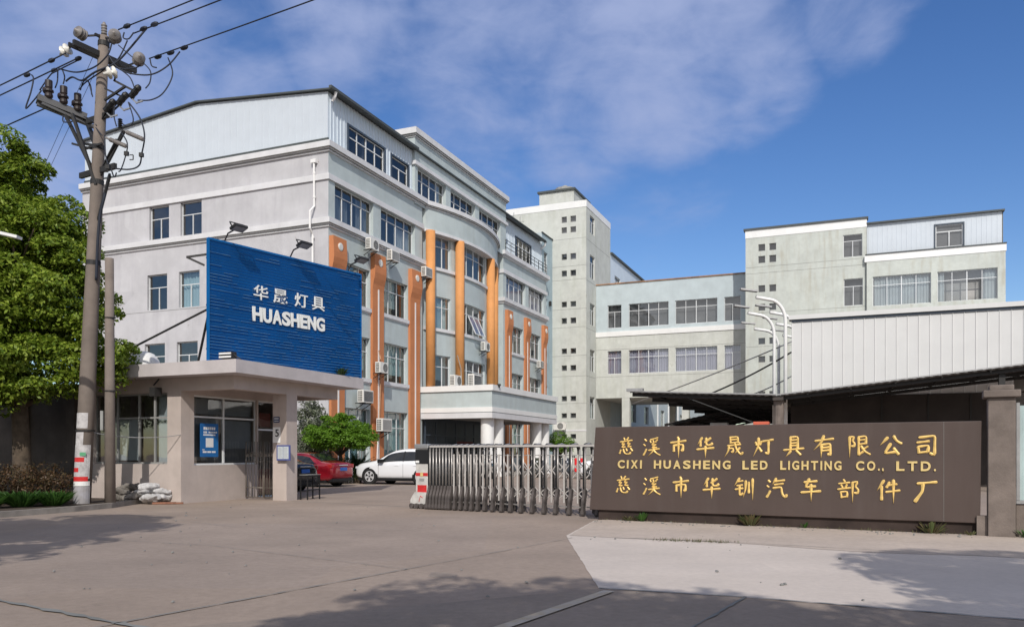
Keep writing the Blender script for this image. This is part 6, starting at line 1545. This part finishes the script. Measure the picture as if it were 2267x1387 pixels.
car((12.4, 9.3), .15, 'white car beyond the sliding gate, partly behind the name wall', bpy.data.materials['white_car_paint'], SUV, 2.62, .365, (-.95, 1.85), (1.62, 2.06), (-.96, -.3), None, 'suv')

SC0 = None
def scooter(x, y, rz, label, col, seat=(.03, .03, .03), cover=None):
    e = bempty('scooter', x, y, 0, label, 'scooter', 'scooters parked in the yard', rz); p = car_paint('scooter_paint', col)
    for xx in (-.62, .62):
        t = MB().lathe([(.14, -.045), (.2, -.05), (.225, 0), (.2, .05), (.14, .045)], (xx, 0, .225), (0, 1, 0), 18).build('wheel', M.rubber, e)
        MB().lathe([(.13, -.03), (.13, .03)], (xx, 0, .225), (0, 1, 0), 14).build('rim', M.chrome, t)
    f_ = lambda u, z, d: Vector((u, d, z))
    bevel(MB().prism([(-.42, .3), (-.36, .95), (-.30, 1.0), (-.24, .95), (-.28, .42), (.1, .34), (.2, .62), (.75, .72), (.8, .6), (.55, .38), (.3, .25), (-.3, .24)], f_, -.15, .15).build('body', p, e), .03)
    bevel(MB().prism([(-.72, .42), (-.5, .48), (-.42, .42), (-.5, .36)], f_, -.07, .07).build('front_mudguard', p, e), .02)
    bevel(MB().prism([(.14, .63), (.14, .72), (.45, .78), (.82, .80), (.84, .74), (.75, .71)], f_, -.14, .14).build('seat', mat('scooter_seat', seat, .6), e), .03)
    mb = MB().tube([(-.6, 0, .25), (-.36, 0, .9), (-.3, 0, 1.05)], .03, 8); mb.tube([(-.22, -.32, 1.08), (-.3, -.15, 1.06), (-.3, .15, 1.06), (-.22, .32, 1.08)], .018, 8); mb.build('handlebar', M.steel, e)
    for s in (-1, 1): MB().lathe([(.05, 0), (.055, .02)], (-.3, s*.3, 1.22), (1, 0, 0), 12).bar((-.28, s*.25, 1.07), (-.29, s*.3, 1.2), .015).build('mirror', M.black, e)
    MB().lathe([(.06, 0), (.075, .03), (.05, .06)], (-.42, 0, .92), (-1, 0, .1), 14).build('headlight', M.lampw, e)
    if cover: bevel(MB().prism([(-.5, .35), (-.46, 1.1), (-.2, 1.15), (-.2, .6), (.1, .55), (.1, .4)], f_, -.3, .3).build('rain_cover', mat('rain_cover_cloth', cover, .8), e), .05)
    return e
for wx, wy, rz, lb, col, seat, cov in ((2.5, 45.5, 1.9, 'black scooter with a pinkish seat behind the gate', (.02, .02, .022), (.45, .12, .12), (.025, .025, .025)), (3.15, 46, 1.9, 'dark blue-grey scooter with a red seat behind the gate', (.05, .07, .09), (.5, .03, .05), (.05, .06, .075)), (3.85, 45.8, 1.9, 'bright red scooter behind the gate beside the name wall', (.65, .01, .02), (.3, .02, .03), (.65, .015, .02)), (-1.65, 45.6, 1.8, 'teal scooter behind the gate near the canopy', (.03, .25, .25), (.03, .03, .03), None), (-1.2, 44.6, 2.2, 'blue scooter behind the gate in front of the canopy columns', (.04, .25, .42), (.03, .03, .03), None), (-2.9, 46.4, 1.9, 'black scooter in the shade under the canopy left of the teal one', (.02, .02, .02), (.03, .03, .03), None), (1.5, 47.5, 1.9, 'black scooter behind the gate under the second pair of canopy columns', (.025, .025, .02), (.03, .03, .03), (.03, .035, .02))):
    p = Vector((wx, wy, 0))-C0; scooter(p.dot(UA), p.dot(UB), rz, lb, col, seat, cov)
p = wp(1593, 936, 40); o = bevel(MB().box(-.42, .42, -.3, .3, 0, 2.92).build('storage_box', M.white, None, (p.x, p.y, 0), rot=(0, 0, -TH)), .02)
tag(o, 'white box just showing above the name wall beneath the dark shed roof', 'box')
p = wp(1686, 938, 30); e = empty('crate_rack', (p.x, p.y, 0), -TH, 'orange-red crate on a rack just showing above the name wall near the shed post', 'crate')
mb = MB()
for x in (-.25, .25):
    for y in (-.2, .2): mb.bar((x, y, 0), (x, y, 2.2), .05)
mb.box(-.3, .3, -.25, .25, 2.2, 2.25); mb.build('rack', M.steel, e)
bevel(MB().box(-.28, .28, -.24, .24, 2.255, 2.58).build('crate', mat('red_orange_plastic', (.62, .13, .07), .5), e), .02)
